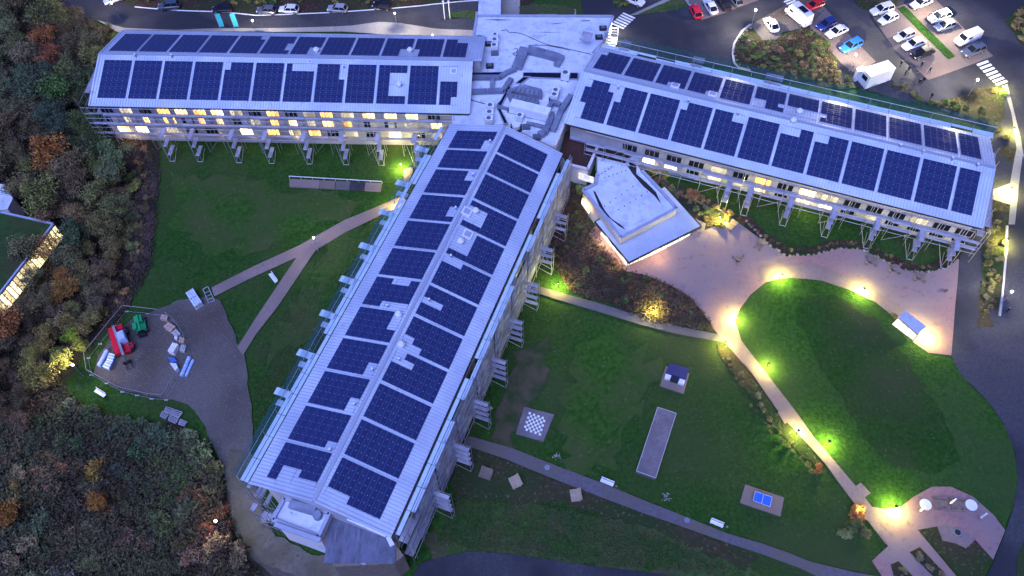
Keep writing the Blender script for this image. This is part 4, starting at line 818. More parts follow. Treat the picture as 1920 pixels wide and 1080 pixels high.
def woodmesh(name, h, rx, rz, seed, n=9, r0=.22):
    rr = random.Random(seed); mb = MB(); mb.tube((0,0,-.5), (0,0,h*.62), r0, 7, r0*.6)
    for i in range(n):
        a = 2*math.pi*i/n + rr.uniform(-.3, .3); z = h*rr.uniform(.35, .62); e = Vector((math.cos(a)*rx*rr.uniform(.5, .85), math.sin(a)*rx*rr.uniform(.5, .85), h + rz*rr.uniform(-.35, .6))); s = Vector((0, 0, z)); m = s.lerp(e, .5) + Vector((0, 0, .3))
        mb.tube(s, m, r0*.4, 5, r0*.25).tube(m, e, r0*.25, 5, .03)
        for _ in range(3): mb.tube(m, e + Vector((rr.uniform(-1,1), rr.uniform(-1,1), rr.uniform(-.5,1)))*rx*.25, .05, 4, .02)
    return mb.mesh(name, 'bark')
CR = [leafmesh('crown', 4200, 3.9, 3.0, .23, 22, 10+i, .35) for i in range(4)] + [leafmesh('crown', 2300, 3.9, 3.2, .17, 18, 30+i, .15) for i in range(3)]
TW = [woodmesh('trunk', 6.0, 3.6, 2.8, i) for i in range(3)]
BU = [leafmesh('leaves', 1500, 1.35, 1.0, .15, 9, 50+i, .3) for i in range(4)]; BT = woodmesh('stems', .8, 1.0, .8, 9, 7, .06)
SHC = [leafmesh('leaves', 500, .62, .5, .10, 7, 80+i) for i in range(2)]
CO = {'deep maroon brown': (0.07, 0.036, 0.028), 'dark green': (0.081, 0.1048, 0.0288), 'green': (0.1126, 0.16, 0.0307), 'rust red': (0.32, 0.1075, 0.0323), 'orange': (0.3544, 0.1323, 0.0302), 'olive': (0.195, 0.165, 0.048), 'brown': (0.185, 0.135, 0.058), 'grey brown': (0.19, 0.165, 0.078), 'greyish green': (0.176, 0.192, 0.0599), 'yellow': (0.26, 0.22, 0.045), 'dark purple brown': (0.1681, 0.1106, 0.0479), 'blue green': (0.0845, 0.1152, 0.0529), 'dusky pink': (0.352, 0.1843, 0.0783), 'bright yellow green': (0.2, 0.24, 0.03)}
AN = [(60,20,'brown'),(110,45,'olive'),(20,100,'greyish green'),(86,80,'rust red'),(96,110,'rust red'),(30,135,'grey brown'),(70,170,'blue green'),(100,175,'green'),(140,205,'dark green'),(155,120,'olive'),(135,75,'dark purple brown'),(190,60,'olive'),(20,205,'grey brown'),(40,235,'dark purple brown'),(110,225,'blue green'),(150,230,'dark green'),(170,180,'dark green'),(90,290,'orange'),(75,320,'olive'),(72,370,'olive'),(25,300,'brown'),
 (120,395,'dusky pink'),(160,360,'dark purple brown'),(175,375,'olive'),(200,400,'greyish green'),(215,350,'greyish green'),(165,425,'olive'),(190,440,'olive'),(140,440,'blue green'),(90,470,'rust red'),(45,480,'greyish green'),(150,500,'brown'),(60,550,'brown'),(110,560,'orange'),(180,480,'olive'),(200,530,'brown'),(2,605,'orange'),(40,640,'dark purple brown'),(150,595,'olive'),(76,690,'yellow'),(110,668,'yellow'),(150,640,'bright yellow green'),(20,730,'dark purple brown'),(100,740,'greyish green'),
 (30,830,'brown'),(120,820,'dark green'),(250,800,'blue green'),(240,860,'blue green'),(180,940,'orange'),(3,960,'orange'),(90,880,'dusky pink'),(320,900,'green'),(130,950,'dark purple brown'),(250,1000,'dark purple brown'),(60,1020,'grey brown'),(330,1000,'dark green'),(400,1040,'brown'),(360,860,'greyish green'),(390,900,'olive'),(410,960,'rust red')]
def zonecol(x, y):
    c = min(AN, key=lambda a: (a[0]-x)**2 + (a[1]-y)**2 + random.uniform(0, 900))[2]
    return 'brown' if c == 'orange' and random.random() < .6 else c
def inpoly(x, y, P):
    c = False; j = len(P)-1
    for i in range(len(P)):
        if (P[i][1] > y) != (P[j][1] > y) and x < (P[j][0]-P[i][0])*(y-P[i][1])/(P[j][1]-P[i][1]+1e-9)+P[i][0]: c = not c
        j = i
    return c
def zname(x, y): return 'upper wood' if y < 240 else ('wood above the grass roof' if y < 400 else ('wood beside the lawn' if y < 600 else 'lower wood'))
pend = []   # (px,py,scale,col,kind)
for x, y, s, c in [(90,290,1.25,'orange'),(72,372,1.25,'olive'),(86,85,.95,'rust red'),(97,118,.9,'rust red'),(112,170,1.1,'green'),(62,178,1.1,'blue green'),(182,370,.9,'olive'),(120,395,.6,'dusky pink'),(140,440,.95,'blue green'),(92,468,.85,'rust red'),(2,608,1.0,'orange'),(76,700,.85,'yellow'),(112,672,.62,'yellow'),(152,646,.42,'bright yellow green'),(105,562,.45,'orange'),(45,470,.9,'greyish green'),(180,935,.55,'orange'),(5,960,.7,'orange'),(228,90,.55,'bright yellow green'),(210,72,.5,'olive')]:  # roadside yellow green one: light on a green bush put into its leaf colour
    pend.append((x, y, s, c, 0 if c not in ('rust red',) else 5))
WOOD = [(-60,-40),(95,-30),(130,35),(205,70),(190,110),(165,160),(165,215),(200,262),(225,300),(225,400),(225,480),(200,560),(170,610),(120,640),(40,690),(40,800),(-60,800)]
tries = 0; GP = [G(x, y) for x, y, *_ in pend]
def skip(x, y): return inpoly(x, y, [(-60,330),(30,335),(30,395),(110,418),(112,445),(10,590),(-60,640)])
while tries < 2600:
    tries += 1; x = random.uniform(-55, 230); y = random.uniform(-35, 790)
    if not inpoly(x, y, WOOD) or skip(x, y): continue
    p = G(x, y); s = random.uniform(.62, 1.05) if y < 450 else random.uniform(.45, .8)
    if any((p-q).length < 3.7*(s+t[2])*.56 for q, t in zip(GP, pend)): continue
    c = zonecol(x, y); pend.append((x, y, s, c, random.choice((0,1,2,3,4,5,6)) if c not in ('brown','grey brown','dark purple brown','dusky pink') else random.choice((3,4,5,6)))); GP.append(p)
byc = {}
for i, t in enumerate(pend): byc.setdefault(t[3], []).append(i)
rank = {}
for c, L in byc.items():
    for n, i in enumerate(sorted(L, key=lambda i: pend[i][1])): rank[i] = (n+1, len(L))
for i, (x, y, s, c, kd) in enumerate(pend):
    q = PZ(x, y, 5.5*s); z = H(q[0], q[1]); t = thing('deciduous_tree', f'{c} tree, {ordn(rank[i][0])} from the top of its colour in the left wood', 'tree', (q[0], q[1], z), random.uniform(0, 6), 'trees of the wood on the left')
    t.scale = (s*random.uniform(.92, 1.1), s*random.uniform(.92, 1.1), s)
    col = tuple(v*random.uniform(.85, 1.2) for v in CO[c]); link('crown', CR[kd], t, (0,0,6.0), 0, col); link('trunk', TW[i % 3], t)
# bushes
bush_c = {}
def bush(x, y, s, c, where, cat='shrub', name='shrub', sc=0):
    p = G(x, y); bush_c[(c, where)] = bush_c.get((c, where), 0)+1; n = bush_c[(c, where)]
    t = thing(name, f'{c} shrub {where}, {ordn(n)} of them', cat, p, random.uniform(0, 6), 'shrubs ' + where); t.scale = (s*random.uniform(.9, 1.3), s*random.uniform(.9, 1.3), s*random.uniform(.6, .85))
    link('leaves', BU[random.randrange(4)], t, (0, 0, .75), 0, tuple(v*random.uniform(.8, 1.25) for v in CO[c])); link('stems', BT, t)
LP_ = [G(x, y) for x, y, *_ in BL]
_bv = [np.array([v.co[:] for v in m.vertices]) for m in BU]
def massed(cand, where, cols, rr):
    groups = {}
    for x, y, s in cand: groups.setdefault(rr.choice(cols), []).append((x, y, s))
    for c, L in groups.items():
        V = []
        for x, y, s in L:
            p = G(x, y); a = rr.uniform(0, 6.3); v = _bv[rr.randrange(4)][:2000]*s; V.append(np.column_stack([v[:, 0]*math.cos(a)-v[:, 1]*math.sin(a)+p.x, v[:, 0]*math.sin(a)+v[:, 1]*math.cos(a)+p.y, v[:, 2]+p.z+.7*s]))
        V = np.concatenate(V); me = bpy.data.meshes.new('shrubbery'); me.from_pydata(V.tolist(), [], np.arange(len(V)).reshape(-1, 4).tolist()); me.materials.append(MATS['leaf']); me.update()
        tag(link('shrubbery', me, None, (0,0,0), 0, CO[c]), f'mass of low {c} shrubs {where}', 'shrubs', kind='stuff')
def scatter(poly, n, smin, smax, where, cols=None, sep=1.0, seed=0, mass=False):
    rr = random.Random(seed); xs = [p[0] for p in poly]; ys = [p[1] for p in poly]; placed = []; k = 0; cand = []
    while len(cand) < n and k < n*40:
        k += 1; x, y = rr.uniform(min(xs), max(xs)), rr.uniform(min(ys), max(ys))
        if not inpoly(x, y, poly): continue
        s = rr.uniform(smin, smax); p = G(x, y)
        if any((p-q).length < 1.9 for q in LP_): continue
        if any((p-q).length < sep*(s+t) for q, t in placed): continue
        placed.append((p, s)); cand.append((x, y, s))
    if mass: return massed(cand, where, cols, rr)
    for x, y, s in sorted(cand, key=lambda q: q[1]): bush(x, y, s, rr.choice(cols) if cols else zonecol(x, y), where)
scatter([(20,800),(150,765),(240,800),(330,805),(385,850),(420,900),(425,960),(440,1030),(480,1075),(460,1110),(-40,1110),(-40,780)], 150, .9, 2.1, 'in the dark thicket of the lower left', sep=.72, seed=1)
scatter([(215,300),(255,330),(255,400),(250,470),(215,540),(190,590),(170,625),(185,560),(210,480),(215,400)], 38, .9, 1.8, 'between the wood and the lawn', ['olive','grey brown','greyish green','brown'], .8, 2)
scatter([(255,275),(290,275),(285,330),(275,420),(262,500),(225,590),(215,560),(250,460),(258,330)], 34, .5, 1.0, 'on the heath strip', ['dark purple brown','dusky pink','brown'], .8, 3, True)
scatter(f3((120,300),(300,350),(380,430),(430,560),(520,660),(640,765),(760,790),(900,850),(1000,910),(1080,1020),(800,1010),(600,930),(340,830),(300,740),(230,560),(200,460)), 92, .45, .85, 'in the dark bed south of the pavilion', ['deep maroon brown','dark green','deep maroon brown','deep maroon brown'], .75, 4, True)
scatter(f3((720,170),(900,270),(1080,340),(1230,430),(1100,480),(1000,400),(880,280)), 26, .4, .8, 'between pavilion and eastern wing', ['dark green','brown','olive','dark purple brown'], .9, 5)
scatter(f4((905,250),(985,300),(1060,300),(1150,285),(1300,225),(1345,200),(1480,300),(1500,420),(1420,480),(1400,560),(1200,520),(900,420),(860,350),(880,270)), 46, .5, .95, 'on the dark island beside the car park', ['dark green','olive','green','brown','dark green'], .85, 6)
scatter(f5((-40,330),(60,300),(180,480),(280,560),(250,600),(0,540)), 22, .5, .9, 'behind the eastern wing rear eaves', ['dark green','olive','brown'], .85, 7, True)
scatter(f5((530,590),(620,590),(680,660),(800,710),(980,760),(1180,840),(1260,900),(1250,840),(1120,730),(960,700),(820,690),(700,650)), 30, .5, .95, 'between the asphalt and the eastern wing', ['dark green','olive','green','grey brown'], .85, 8, True)
scatter([(1350,655),(1362,660),(1405,715),(1455,790),(1500,840),(1530,885),(1515,890),(1460,830),(1400,760)], 24, .3, .6, 'along the left verge of the pale path', ['brown','olive','dark green','grey brown'], 1.0, 9, True)
scatter([(1850,385),(1880,385),(1878,460),(1865,590),(1845,600),(1842,460)], 24, .4, .8, 'on the planted strip between the two roads', ['brown','grey brown','olive'], .9, 10, True)
scatter([(1382,408),(1440,450),(1478,472),(1520,472),(1570,458),(1612,459),(1655,478),(1695,496),(1732,504),(1770,496),(1795,478)]+[(1798,474),(1765,490),(1730,499),(1695,492),(1655,474),(1612,455),(1570,454),(1520,467),(1480,468),(1440,446)], 60, .28, .45, 'in the curved border north of the patio', ['brown','deep maroon brown','dark purple brown'], .8, 11, True)
scatter(f5((1330,140),(1430,60),(1500,0),(1500,400),(1430,290)), 16, .6, 1.2, 'at the top right verge', ['brown','grey brown','dark purple brown'], .9, 12, True)
scatter([(520,-5),(880,-5),(880,-30),(200,-30),(200,-5)], 60, .9, 1.6, 'along the verge behind the parked cars', ['olive','brown','rust red','dark green'], .7, 13, True)
scatter([(240,2),(400,8),(700,8),(880,-3),(880,-14),(240,-10)], 44, .5, .9, 'on the roadside bank above the parked cars', ['olive','brown','green'], .75, 14, True)
for x, y, s, c, wr in [(1347,425,.7,'bright yellow green','by the patio corner light'),(1362,412,.55,'yellow','by the patio corner light'),(1090,360,1.0,'yellow','under the lit window of the link building'),(1100,378,.8,'bright yellow green','under the lit window of the link building'),(1226,322,.9,'yellow','below the bright window of the eastern wing'),(1243,330,.8,'yellow','below the bright window of the eastern wing'),(1296,367,.95,'rust red','spreading low in front of the eastern wing'),(1306,373,.6,'orange','spreading low in front of the eastern wing'),(1289,368,.5,'dusky pink','spreading low in front of the eastern wing'),  # yellow tones at the lamp spots hold the lamplight falling on the bushes
  (1603,962,1.25,'orange','beside the lamp left of the plaza path'),(1600,990,1.1,'green','below the orange shrub'),(1585,1000,.8,'greyish green','below the orange shrub'),(1620,1000,.7,'green','below the orange shrub'),(1535,882,.8,'rust red','at the left edge of the pale path'),(1675,595,.5,'olive','left of the glass kiosk'),(1721,1043,.6,'grey brown','in the left plaza flower bed'),(1743,1065,.6,'grey brown','in the left plaza flower bed'),(1763,1075,.5,'olive','in the left plaza flower bed'),(1690,1070,.5,'olive','in the lower plaza flower bed'),(1877,176,.7,'bright yellow green','beside the zebra crossing light'),(1862,172,.7,'olive','beside the zebra crossing light'),(1886,260,.8,'olive','by the upper footpath light'),(1880,458,.6,'olive','at the strip light'),(1160,10,1.4,'dark green','on the small traffic island'),(1170,6,1.1,'brown','on the small traffic island'),(1403,82,.7,'grey brown','at the island tip')]: bush(x, y, s, c, wr)
for x, y, lab in [(1043.6,856.6,'pale seed-head clump beside the gravel path below the chessboard'),(1247.7,934,'pale seed-head clump between the bowls court and gravel path')]:
    p = G(x, y); t = thing('flower_clump', lab, 'plant', p); mb = MB()
    for _ in range(26): a = random.uniform(0, 6.3); r_ = random.uniform(.1, .8); mb.tube((math.cos(a)*r_*.5, math.sin(a)*r_*.5, 0), (math.cos(a)*r_, math.sin(a)*r_, .5), .012, 3); mb.ball((math.cos(a)*r_, math.sin(a)*r_, .55), .07, 6)
    mb.build('stems', 'wheat', t) if 'wheat' in MATS else mb.build('stems', 'kerb', t)
# low growth that cannot be counted
def undergrowth(name, label, poly, n, size, cols, seed, hmax=.5):
    rr = np.random.default_rng(seed); r2 = random.Random(seed); xs = [p[0] for p in poly]; ys = [p[1] for p in poly]; P = []
    for _ in range(n*3):
        x, y = r2.uniform(min(xs), max(xs)), r2.uniform(min(ys), max(ys))
        if inpoly(x, y, poly): P.append((x, y))
        if len(P) >= n: break
    Q = np.array(P); D = FW[None] + RT[None]*((Q[:, :1]-960)/FPX) - UP[None]*((Q[:, 1:]-540)/FPX); z = np.full(len(Q), 1.0)
    for _ in range(10):
        P = (D*((CZ-z)/-D[:, 2])[:, None])[:, :2]; z = .4*z + .6*Hs(P[:, 0], P[:, 1])
    m = len(P); k = 5
    c = np.repeat(np.column_stack([P, z]), k, 0) + np.column_stack([rr.normal(0, .28, m*k), rr.normal(0, .28, m*k), rr.uniform(.03, hmax, m*k)])
    a = rr.normal(size=(m*k, 3)); a[:, 2] *= .5; a /= np.linalg.norm(a, axis=1)[:, None]; b = np.cross(a, rr.normal(size=(m*k, 3))); b /= np.linalg.norm(b, axis=1)[:, None]; s = size*rr.uniform(.5, 1.4, (m*k, 1))
    v = np.stack([c-a*s, c+b*s*.5, c+a*s, c-b*s*.5], 1).reshape(-1, 3); me = bpy.data.meshes.new(name); me.from_pydata(v.tolist(), [], np.arange(4*m*k).reshape(-1, 4).tolist()); me.materials.append(MATS[cols]); me.update()
    tag(link(name, me), label, 'undergrowth', kind='stuff')
M('leaf_brown', (.080,.060,.036), (.05,.055,.028), .8, (.13,.085,.05), .15, .9); M('leaf_green', (.035,.075,.02), (.05,.095,.028), .9, (.08,.085,.035), .2, .9); M('leaf_scrub', (.075,.080,.040), (.11,.10,.05), .35, (.06,.045,.03), .10, .9, c4=(.15,.12,.06), scale4=.8); M('leaf_heath', (.10,.06,.05), (.15,.10,.075), .7, (.05,.045,.03), .2, .9)
M('wheat', (.55,.50,.34), rough=.9)
undergrowth('undergrowth', 'brown leaf litter and brambles under the wood on the left', [(-60,-40),(110,-30),(150,30),(225,75),(195,200),(240,262),(230,400),(220,500),(170,620),(110,720),(150,765),(240,798),(330,805),(400,860),(428,960),(470,1050),(500,1110),(-60,1110)], 14000, .26, 'leaf_brown', 3)
undergrowth('undergrowth', 'dark tangled scrub filling the lower left thicket', [(20,800),(150,765),(240,800),(330,805),(385,850),(420,900),(425,960),(440,1030),(480,1075),(460,1110),(-40,1110),(-40,780)], 9000, .24, 'leaf_scrub', 13, 2.0)
undergrowth('undergrowth', 'low heathery growth on the strip between wood and lawn', [(235,262),(298,270),(296,340),(288,440),(280,500),(255,545),(225,600),(190,620),(200,560),(225,480),(230,400),(225,320)], 4500, .17, 'leaf_heath', 4)
undergrowth('undergrowth', 'dark leafy ground cover in the bed south of the pavilion', f3((60,150),(320,240),(400,330),(420,450),(520,620),(650,755),(760,775),(900,832),(1000,892),(1060,962),(1130,1070),(800,1040),(560,930),(330,860),(290,800),(200,620),(240,400)), 5200, .16, 'leaf_brown', 5)
undergrowth('grass', 'rough meadow grass on the bank above the lower road', [(850,935),(1060,948),(1200,990),(1400,1075),(1144,1062),(950,1034),(880,1030),(820,1020)], 4200, .13, 'leaf_green', 6, .22)
undergrowth('undergrowth', 'scrubby growth on the dark island beside the car park', f4((900,240),(980,290),(1050,290),(1140,280),(1300,215),(1345,195),(1480,290),(1560,560),(1200,520),(900,430),(850,350)), 3200, .18, 'leaf_brown', 7)
undergrowth('grass', 'tufty green grass along the foot of the southern wing and bank', [(480,850),(560,740),(640,600),(700,480),(730,400),(710,400),(600,480),(520,600),(475,690)], 2600, .10, 'leaf_green', 8, .12)
# stones that edge the beds
sb = MB().ball((0,0,.1), .3, 6, (1,.75,.6)).mesh('stone', 'stone')
def stones(label, px, step):
    P = [G(x, y) for x, y in px]; t = thing('stone_edging', label, 'stone edging', P[0])
    for a, b in zip(P[:-1], P[1:]):
        n = max(1, int((b-a).length/step))
        for j in range(n):
            p = a.lerp(b, (j+random.uniform(.2,.8))/n); o = link('stone', sb, t, p-P[0]+Vector((random.uniform(-.1,.1), random.uniform(-.1,.1), 0)), random.uniform(0, 3)); o.scale = (random.uniform(.7,1.3),)*3
stones('row of rounded stones round the tip of the shrub island by the car park', f4((970,185),(915,225),(868,300),(858,370),(868,420),(900,450),(960,462)), 1.0)
stones('line of pale stones between curved border and patio', [(1395,412),(1440,458),(1473,480),(1523,479),(1573,466),(1613,467),(1653,486),(1693,506),(1733,512),(1773,502),(1798,486)], .75)
for x, y, s, lab in [(371,1015,2.1,'larger of two pale boulders beside the dirt track'),(385,1003,1.5,'smaller of two pale boulders beside the dirt track'),(918.7,766,1.4,'pale round boulder beside the southern wing scaffold, right one'),(897,781.6,1.3,'pale round boulder beside the southern wing scaffold, left one'),(1155.5,912,.7,'small pale stone ball beside the first white bench'),(1363.5,988,.6,'small pale stone ball right of the second white bench'),(1403,80,1.7,'big rounded boulder at the tip of the shrub island')]:
    o = MB().ball((0,0,.12), .33, 12, (1,.85,.75)).build('boulder', 'stone'); o.location = G(x, y); o.scale = (s,)*3; tag(o, lab, 'boulder')

# ------------------------------------------------------------------ cars
def car_proto(kind):
    L, W, Hb, Ht = {'hatch': (4.1,1.75,.86,1.46), 'saloon': (4.65,1.82,.84,1.42), 'suv': (4.5,1.86,1.0,1.66), 'van': (5.0,1.95,1.15,2.0), 'camper': (5.6,2.1,1.2,2.65), 'round': (4.1,1.75,.86,1.5)}[kind]
    t = thing('parked_car', '', 'car'); h = L/2; w_ = W/2; mb = MB()
    st_ = {'van': [(-h,.35,.95,.86),(-h+.15,.25,1.15,.97),(-.3,.25,1.15,1),(h-1.1,.25,1.1,1),(h-.35,.25,.92,.96),(h,.35,.72,.8)], 'camper': [(-h,.35,1.1,.9),(-h+.15,.3,1.2,1),(0,.3,1.2,1),(h-1.0,.3,1.15,1),(h-.3,.3,.95,.96),(h,.4,.75,.82)]}.get(kind, [(-h,.38,Hb*.82,.80),(-h+.22,.24,Hb,.94),(-h*.45,.22,Hb,1),(0,.22,Hb,1),(h*.42,.22,Hb,.99),(h-.45,.24,Hb*.88,.93),(h-.1,.30,Hb*.74,.82),(h,.38,Hb*.62,.66)])
    n = 8
    for x, zb, ztp, k in st_:
        W2 = w_*k; mb.v += [(x,-W2*.86,zb),(x,-W2,zb+.18),(x,-W2,ztp-.18),(x,-W2*.86,ztp),(x,W2*.86,ztp),(x,W2,ztp-.18),(x,W2,zb+.18),(x,W2*.86,zb)]
    for i in range(len(st_)-1):
        for j in range(n): jj = (j+1) % n; mb.f.append((i*n+j, i*n+jj, (i+1)*n+jj, (i+1)*n+j)); mb.m.append(0)
    mb.f.append(tuple(range(n))); mb.f.append(tuple((len(st_)-1)*n+k for k in reversed(range(n)))); mb.m += [0, 0]
    bo = mb.build('body', 'paint', t)
    x0, x1, y0_, y1_ = {'hatch': (-h+.1, h*.45, -h+.55, h*.08), 'round': (-h+.25, h*.48, -h*.50, h*.12), 'saloon': (-h+.45, h*.42, -h*.45, h*.08), 'suv': (-h+.08, h*.45, -h+.45, h*.12), 'van': (-h+.05, h-.75, -h+.12, h-1.45), 'camper': (-h+.03, h-.55, -h+.1, h-1.1)}[kind]
    wb, wt = w_*.88, w_*(.72 if kind not in ('van','camper') else .82)
    b = [(x0,-wb,Hb-.03),(x1,-wb,Hb-.03),(x1,wb,Hb-.03),(x0,wb,Hb-.03)]; tp = [(y0_,-wt,Ht-.06),(y1_,-wt,Ht-.06),(y1_,wt,Ht-.06),(y0_,wt,Ht-.06)]
    g = MB(); g.v += b+tp
    for i in range(4): j = (i+1) % 4; g.f.append((i, j, 4+j, 4+i)); g.m.append(0)
    glassy = kind not in ('van', 'camper')
    if glassy: g.build('windows', 'car_glass', t)
    else:
        g.build('cabin', 'paint', t); ws = MB(); lp = lambda a, c, u: tuple(a[k]*(1-u)+c[k]*u for k in range(3))
        a, b2, c2, d2 = b[1], b[2], tp[2], tp[1]; ws.quad(*[(p[0]+.03, p[1]*.9, p[2]) for p in (lp(a,d2,.15), lp(b2,c2,.15), lp(b2,c2,.85), lp(a,d2,.85))]); ws.build('windscreen', 'car_glass', t)
        for sg in (-1, 1): q = MB(); q.box(y1_-1.0, sg*wb-.02 if sg > 0 else -wb-.02, Hb+.12, y1_-.15, sg*wb+.02 if sg > 0 else -wb+.02, Hb+.5); q.build('side_window', 'car_glass', t)
    rf = MB(); rf.box(y0_-.04, -wt-.02, Ht-.065, y1_+.04, wt+.02, Ht-.01); rf.build('roof', 'paint', t)
    if glassy:
        for (p, q) in ((b[0], tp[0]), (b[1], tp[1]), (b[2], tp[2]), (b[3], tp[3])): MB().bar(p, q, .07, .07).build('pillar', 'paint', t)
        for sg in (-1, 1): MB().bar(((x0+x1)/2-.1, sg*wb, Hb-.03), ((y0_+y1_)/2, sg*wt, Ht-.06), .08, .05).build('pillar', 'paint', t)
    if kind == 'camper': MB().box(-1.6,-.55,Ht-.01,.2,.55,Ht+.12).build('roof_hatch', 'car_glass', t)
    for x in (-h+.78, h-.82):
        for sg in (-1, 1):
            wl = MB().tube((x, sg*(w_-.20), .32), (x, sg*(w_+.01), .32), .32, 14).build('wheel', 'tyre', t); MB().tube((x, sg*(w_+.005), .32), (x, sg*(w_+.025), .32), .19, 10).build('rim', 'rim', wl)
    for sg in (-1, 1):
        MB().box(h-.22, sg*w_*.62-.16, Hb*.58, h-.02 if kind in ('van','camper') else h-.06, sg*w_*.62+.16, Hb*.76).build('headlight', 'headlamp', t); MB().box(-h-.01, sg*w_*.68-.12, Hb*.62, -h+.2, sg*w_*.68+.12, Hb*.84).build('tail_light', 'taillamp', t)
        MB().box(h*.36, sg*(w_+.02)-.07, Hb-.02, h*.36+.16, sg*(w_+.02)+.07, Hb+.11).build('mirror', 'paint', t)
    return t
CP = {}
W_, BK, SV, GY, RD = (.62,.62,.64), (.012,.012,.016), (.42,.43,.46), (.10,.11,.13), (.55,.02,.02)
CARS = [(1549,46.5,-16,8,'hatch',(.015,.03,.16),'dark blue hatchback in the left parking row'),(1568.6,60,-18,8.5,'saloon',W_,'white car with dark glass roof beside the dark blue hatchback'),(1595,87.5,-18,9,'suv',(.03,.16,.62),'bright blue estate car next to a street lamp'),
 (1653,19.4,-17,5,'suv',W_,'tall white car at the top of the middle parking row'),(1664.5,36,-14,7,'hatch',(.72,.73,.76),'small pale hatchback second from top in the middle row'),(1695,68,-17,7,'hatch',W_,'white hatchback in the middle row just past the gap'),(1713,83,-20,8,'saloon',(.75,.76,.8),'long white saloon between white hatchback and black car'),(1729.7,99.4,-19,7,'saloon',BK,'black saloon at the lower end of the middle row'),
 (1727,6,-18,7,'saloon',(.55,.55,.6),'silver car cut by the top edge in the right row'),(1760,33,-19,7,'suv',(.62,.64,.68),'silver estate car beneath the upper street lamp'),(1771,49.4,-18,6,'hatch',(.20,.24,.34),'grey blue car beside the silver estate'),(1813,73.6,-21,9,'van',W_,'plain white delivery van in the right parking row'),(1824,96,-19,7,'suv',(.07,.08,.12),'dark grey car next to the white delivery van'),
 (1526,11,-16,7,'hatch',RD,'dark red car near the top zebra crossing'),(1495.6,32,-15,-12,'camper',W_,'white camper van with dark roof hatch'),(1445.6,47,-9,-12,'round',(.85,.85,.85),'rounded white compact car parked alone on gravel'),(1304,22,-6,-13,'hatch',(.62,.02,.04),'bright red hatchback at the left end of the short row'),(1331.7,13,-8,-12,'saloon',W_,'white car with black windows beside the bright red one'),(1356,6,-8,-10,'saloon',BK,'black car, third in the short row'),(1377,0,-8,-8,'hatch',GY,'dark car cut off at the top of the short row'),
 (1188,1,12,4,'suv',W_,'white car behind the small traffic island'),(317,12,-20,2,'suv',(.05,.07,.10),'dark pickup-like car at the left of the roadside row'),(417,17,-17,1,'hatch',BK,'black hatchback beside the teal banners on the roadside'),(500,20,-15,-1,'hatch',(.08,.09,.12),'dark grey hatchback on the roadside left of the silver one'),(541.7,18.5,-15,-1,'hatch',(.60,.60,.60),'pale silver hatchback on the roadside'),(632.7,17,-15,-1,'hatch',(.28,.29,.33),'mid grey hatchback on the roadside'),(716.7,11.5,-15,-2,'hatch',BK,'black hatchback, last of the roadside row by the lamp'),(213,-1,-18,6,'hatch',(.5,.5,.55),'silver car partly seen at the top left road bend')]
for x, y, dx, dy, kd, col, lab in CARS:
    first = kd not in CP
    if first: CP[kd] = car_proto(kd)
    a, b = G(x-dx, y-dy, .5), G(x+dx, y+dy, .5); d = b-a; p = G(x, y, .6); o = place(CP[kd], first, (p.x, p.y, H(p.x, p.y)+.12), math.atan2(d.y, d.x), lab, 'parked cars', col, 1.06)
# ------------------------------------------------------------------ site cabin
def boxthing(name, label, cat, px, z1, mat, extra=None, z0=None):
    g = G(*px[0]); top = g.z + z1; q = poly3(px, top); c = q[0]; t = thing(name, label, cat, (c[0], c[1], g.z)); MB().prism(q, g.z-.2 if z0 is None else z0, top-.06).build('wall', mat, t, (c[0], c[1], g.z)); MB().prism(q, top-.06, top).build('roof', 'unit_white', t, (c[0], c[1], g.z)); rim(q, top-.05, .12, .12, t, (c[0], c[1], g.z), 'unit_white'); return t, q, g.z, top
t, q, zb_, zt_ = boxthing('site_cabin', 'long white site cabin parked beside the people in the car park', 'cabin', f5((355,465),(520,408),(575,462),(405,518)), 2.9, 'unit_white')
rel = (q[0][0], q[0][1], zb_); A0, A1 = np.array(q[0]), np.array(q[3]); d = A1-A0; u = d/np.linalg.norm(d); nn = np.array([u[1], -u[0]]); nn = nn if nn @ (A0-np.array(q[1])) > 0 else -nn
for k in (.35, .65): c = A0+d*k+nn*.02; MB().rbox(c[0], c[1], zb_+1.3, zb_+2.2, .32, .04, math.atan2(u[1], u[0])).build('window', 'car_glass', t, rel)
boxthing('cabin_annexe', 'small white box attached to the end of the site cabin', 'cabin', f5((310,465),(350,448),(368,470),(325,485)), 2.4, 'unit_white')
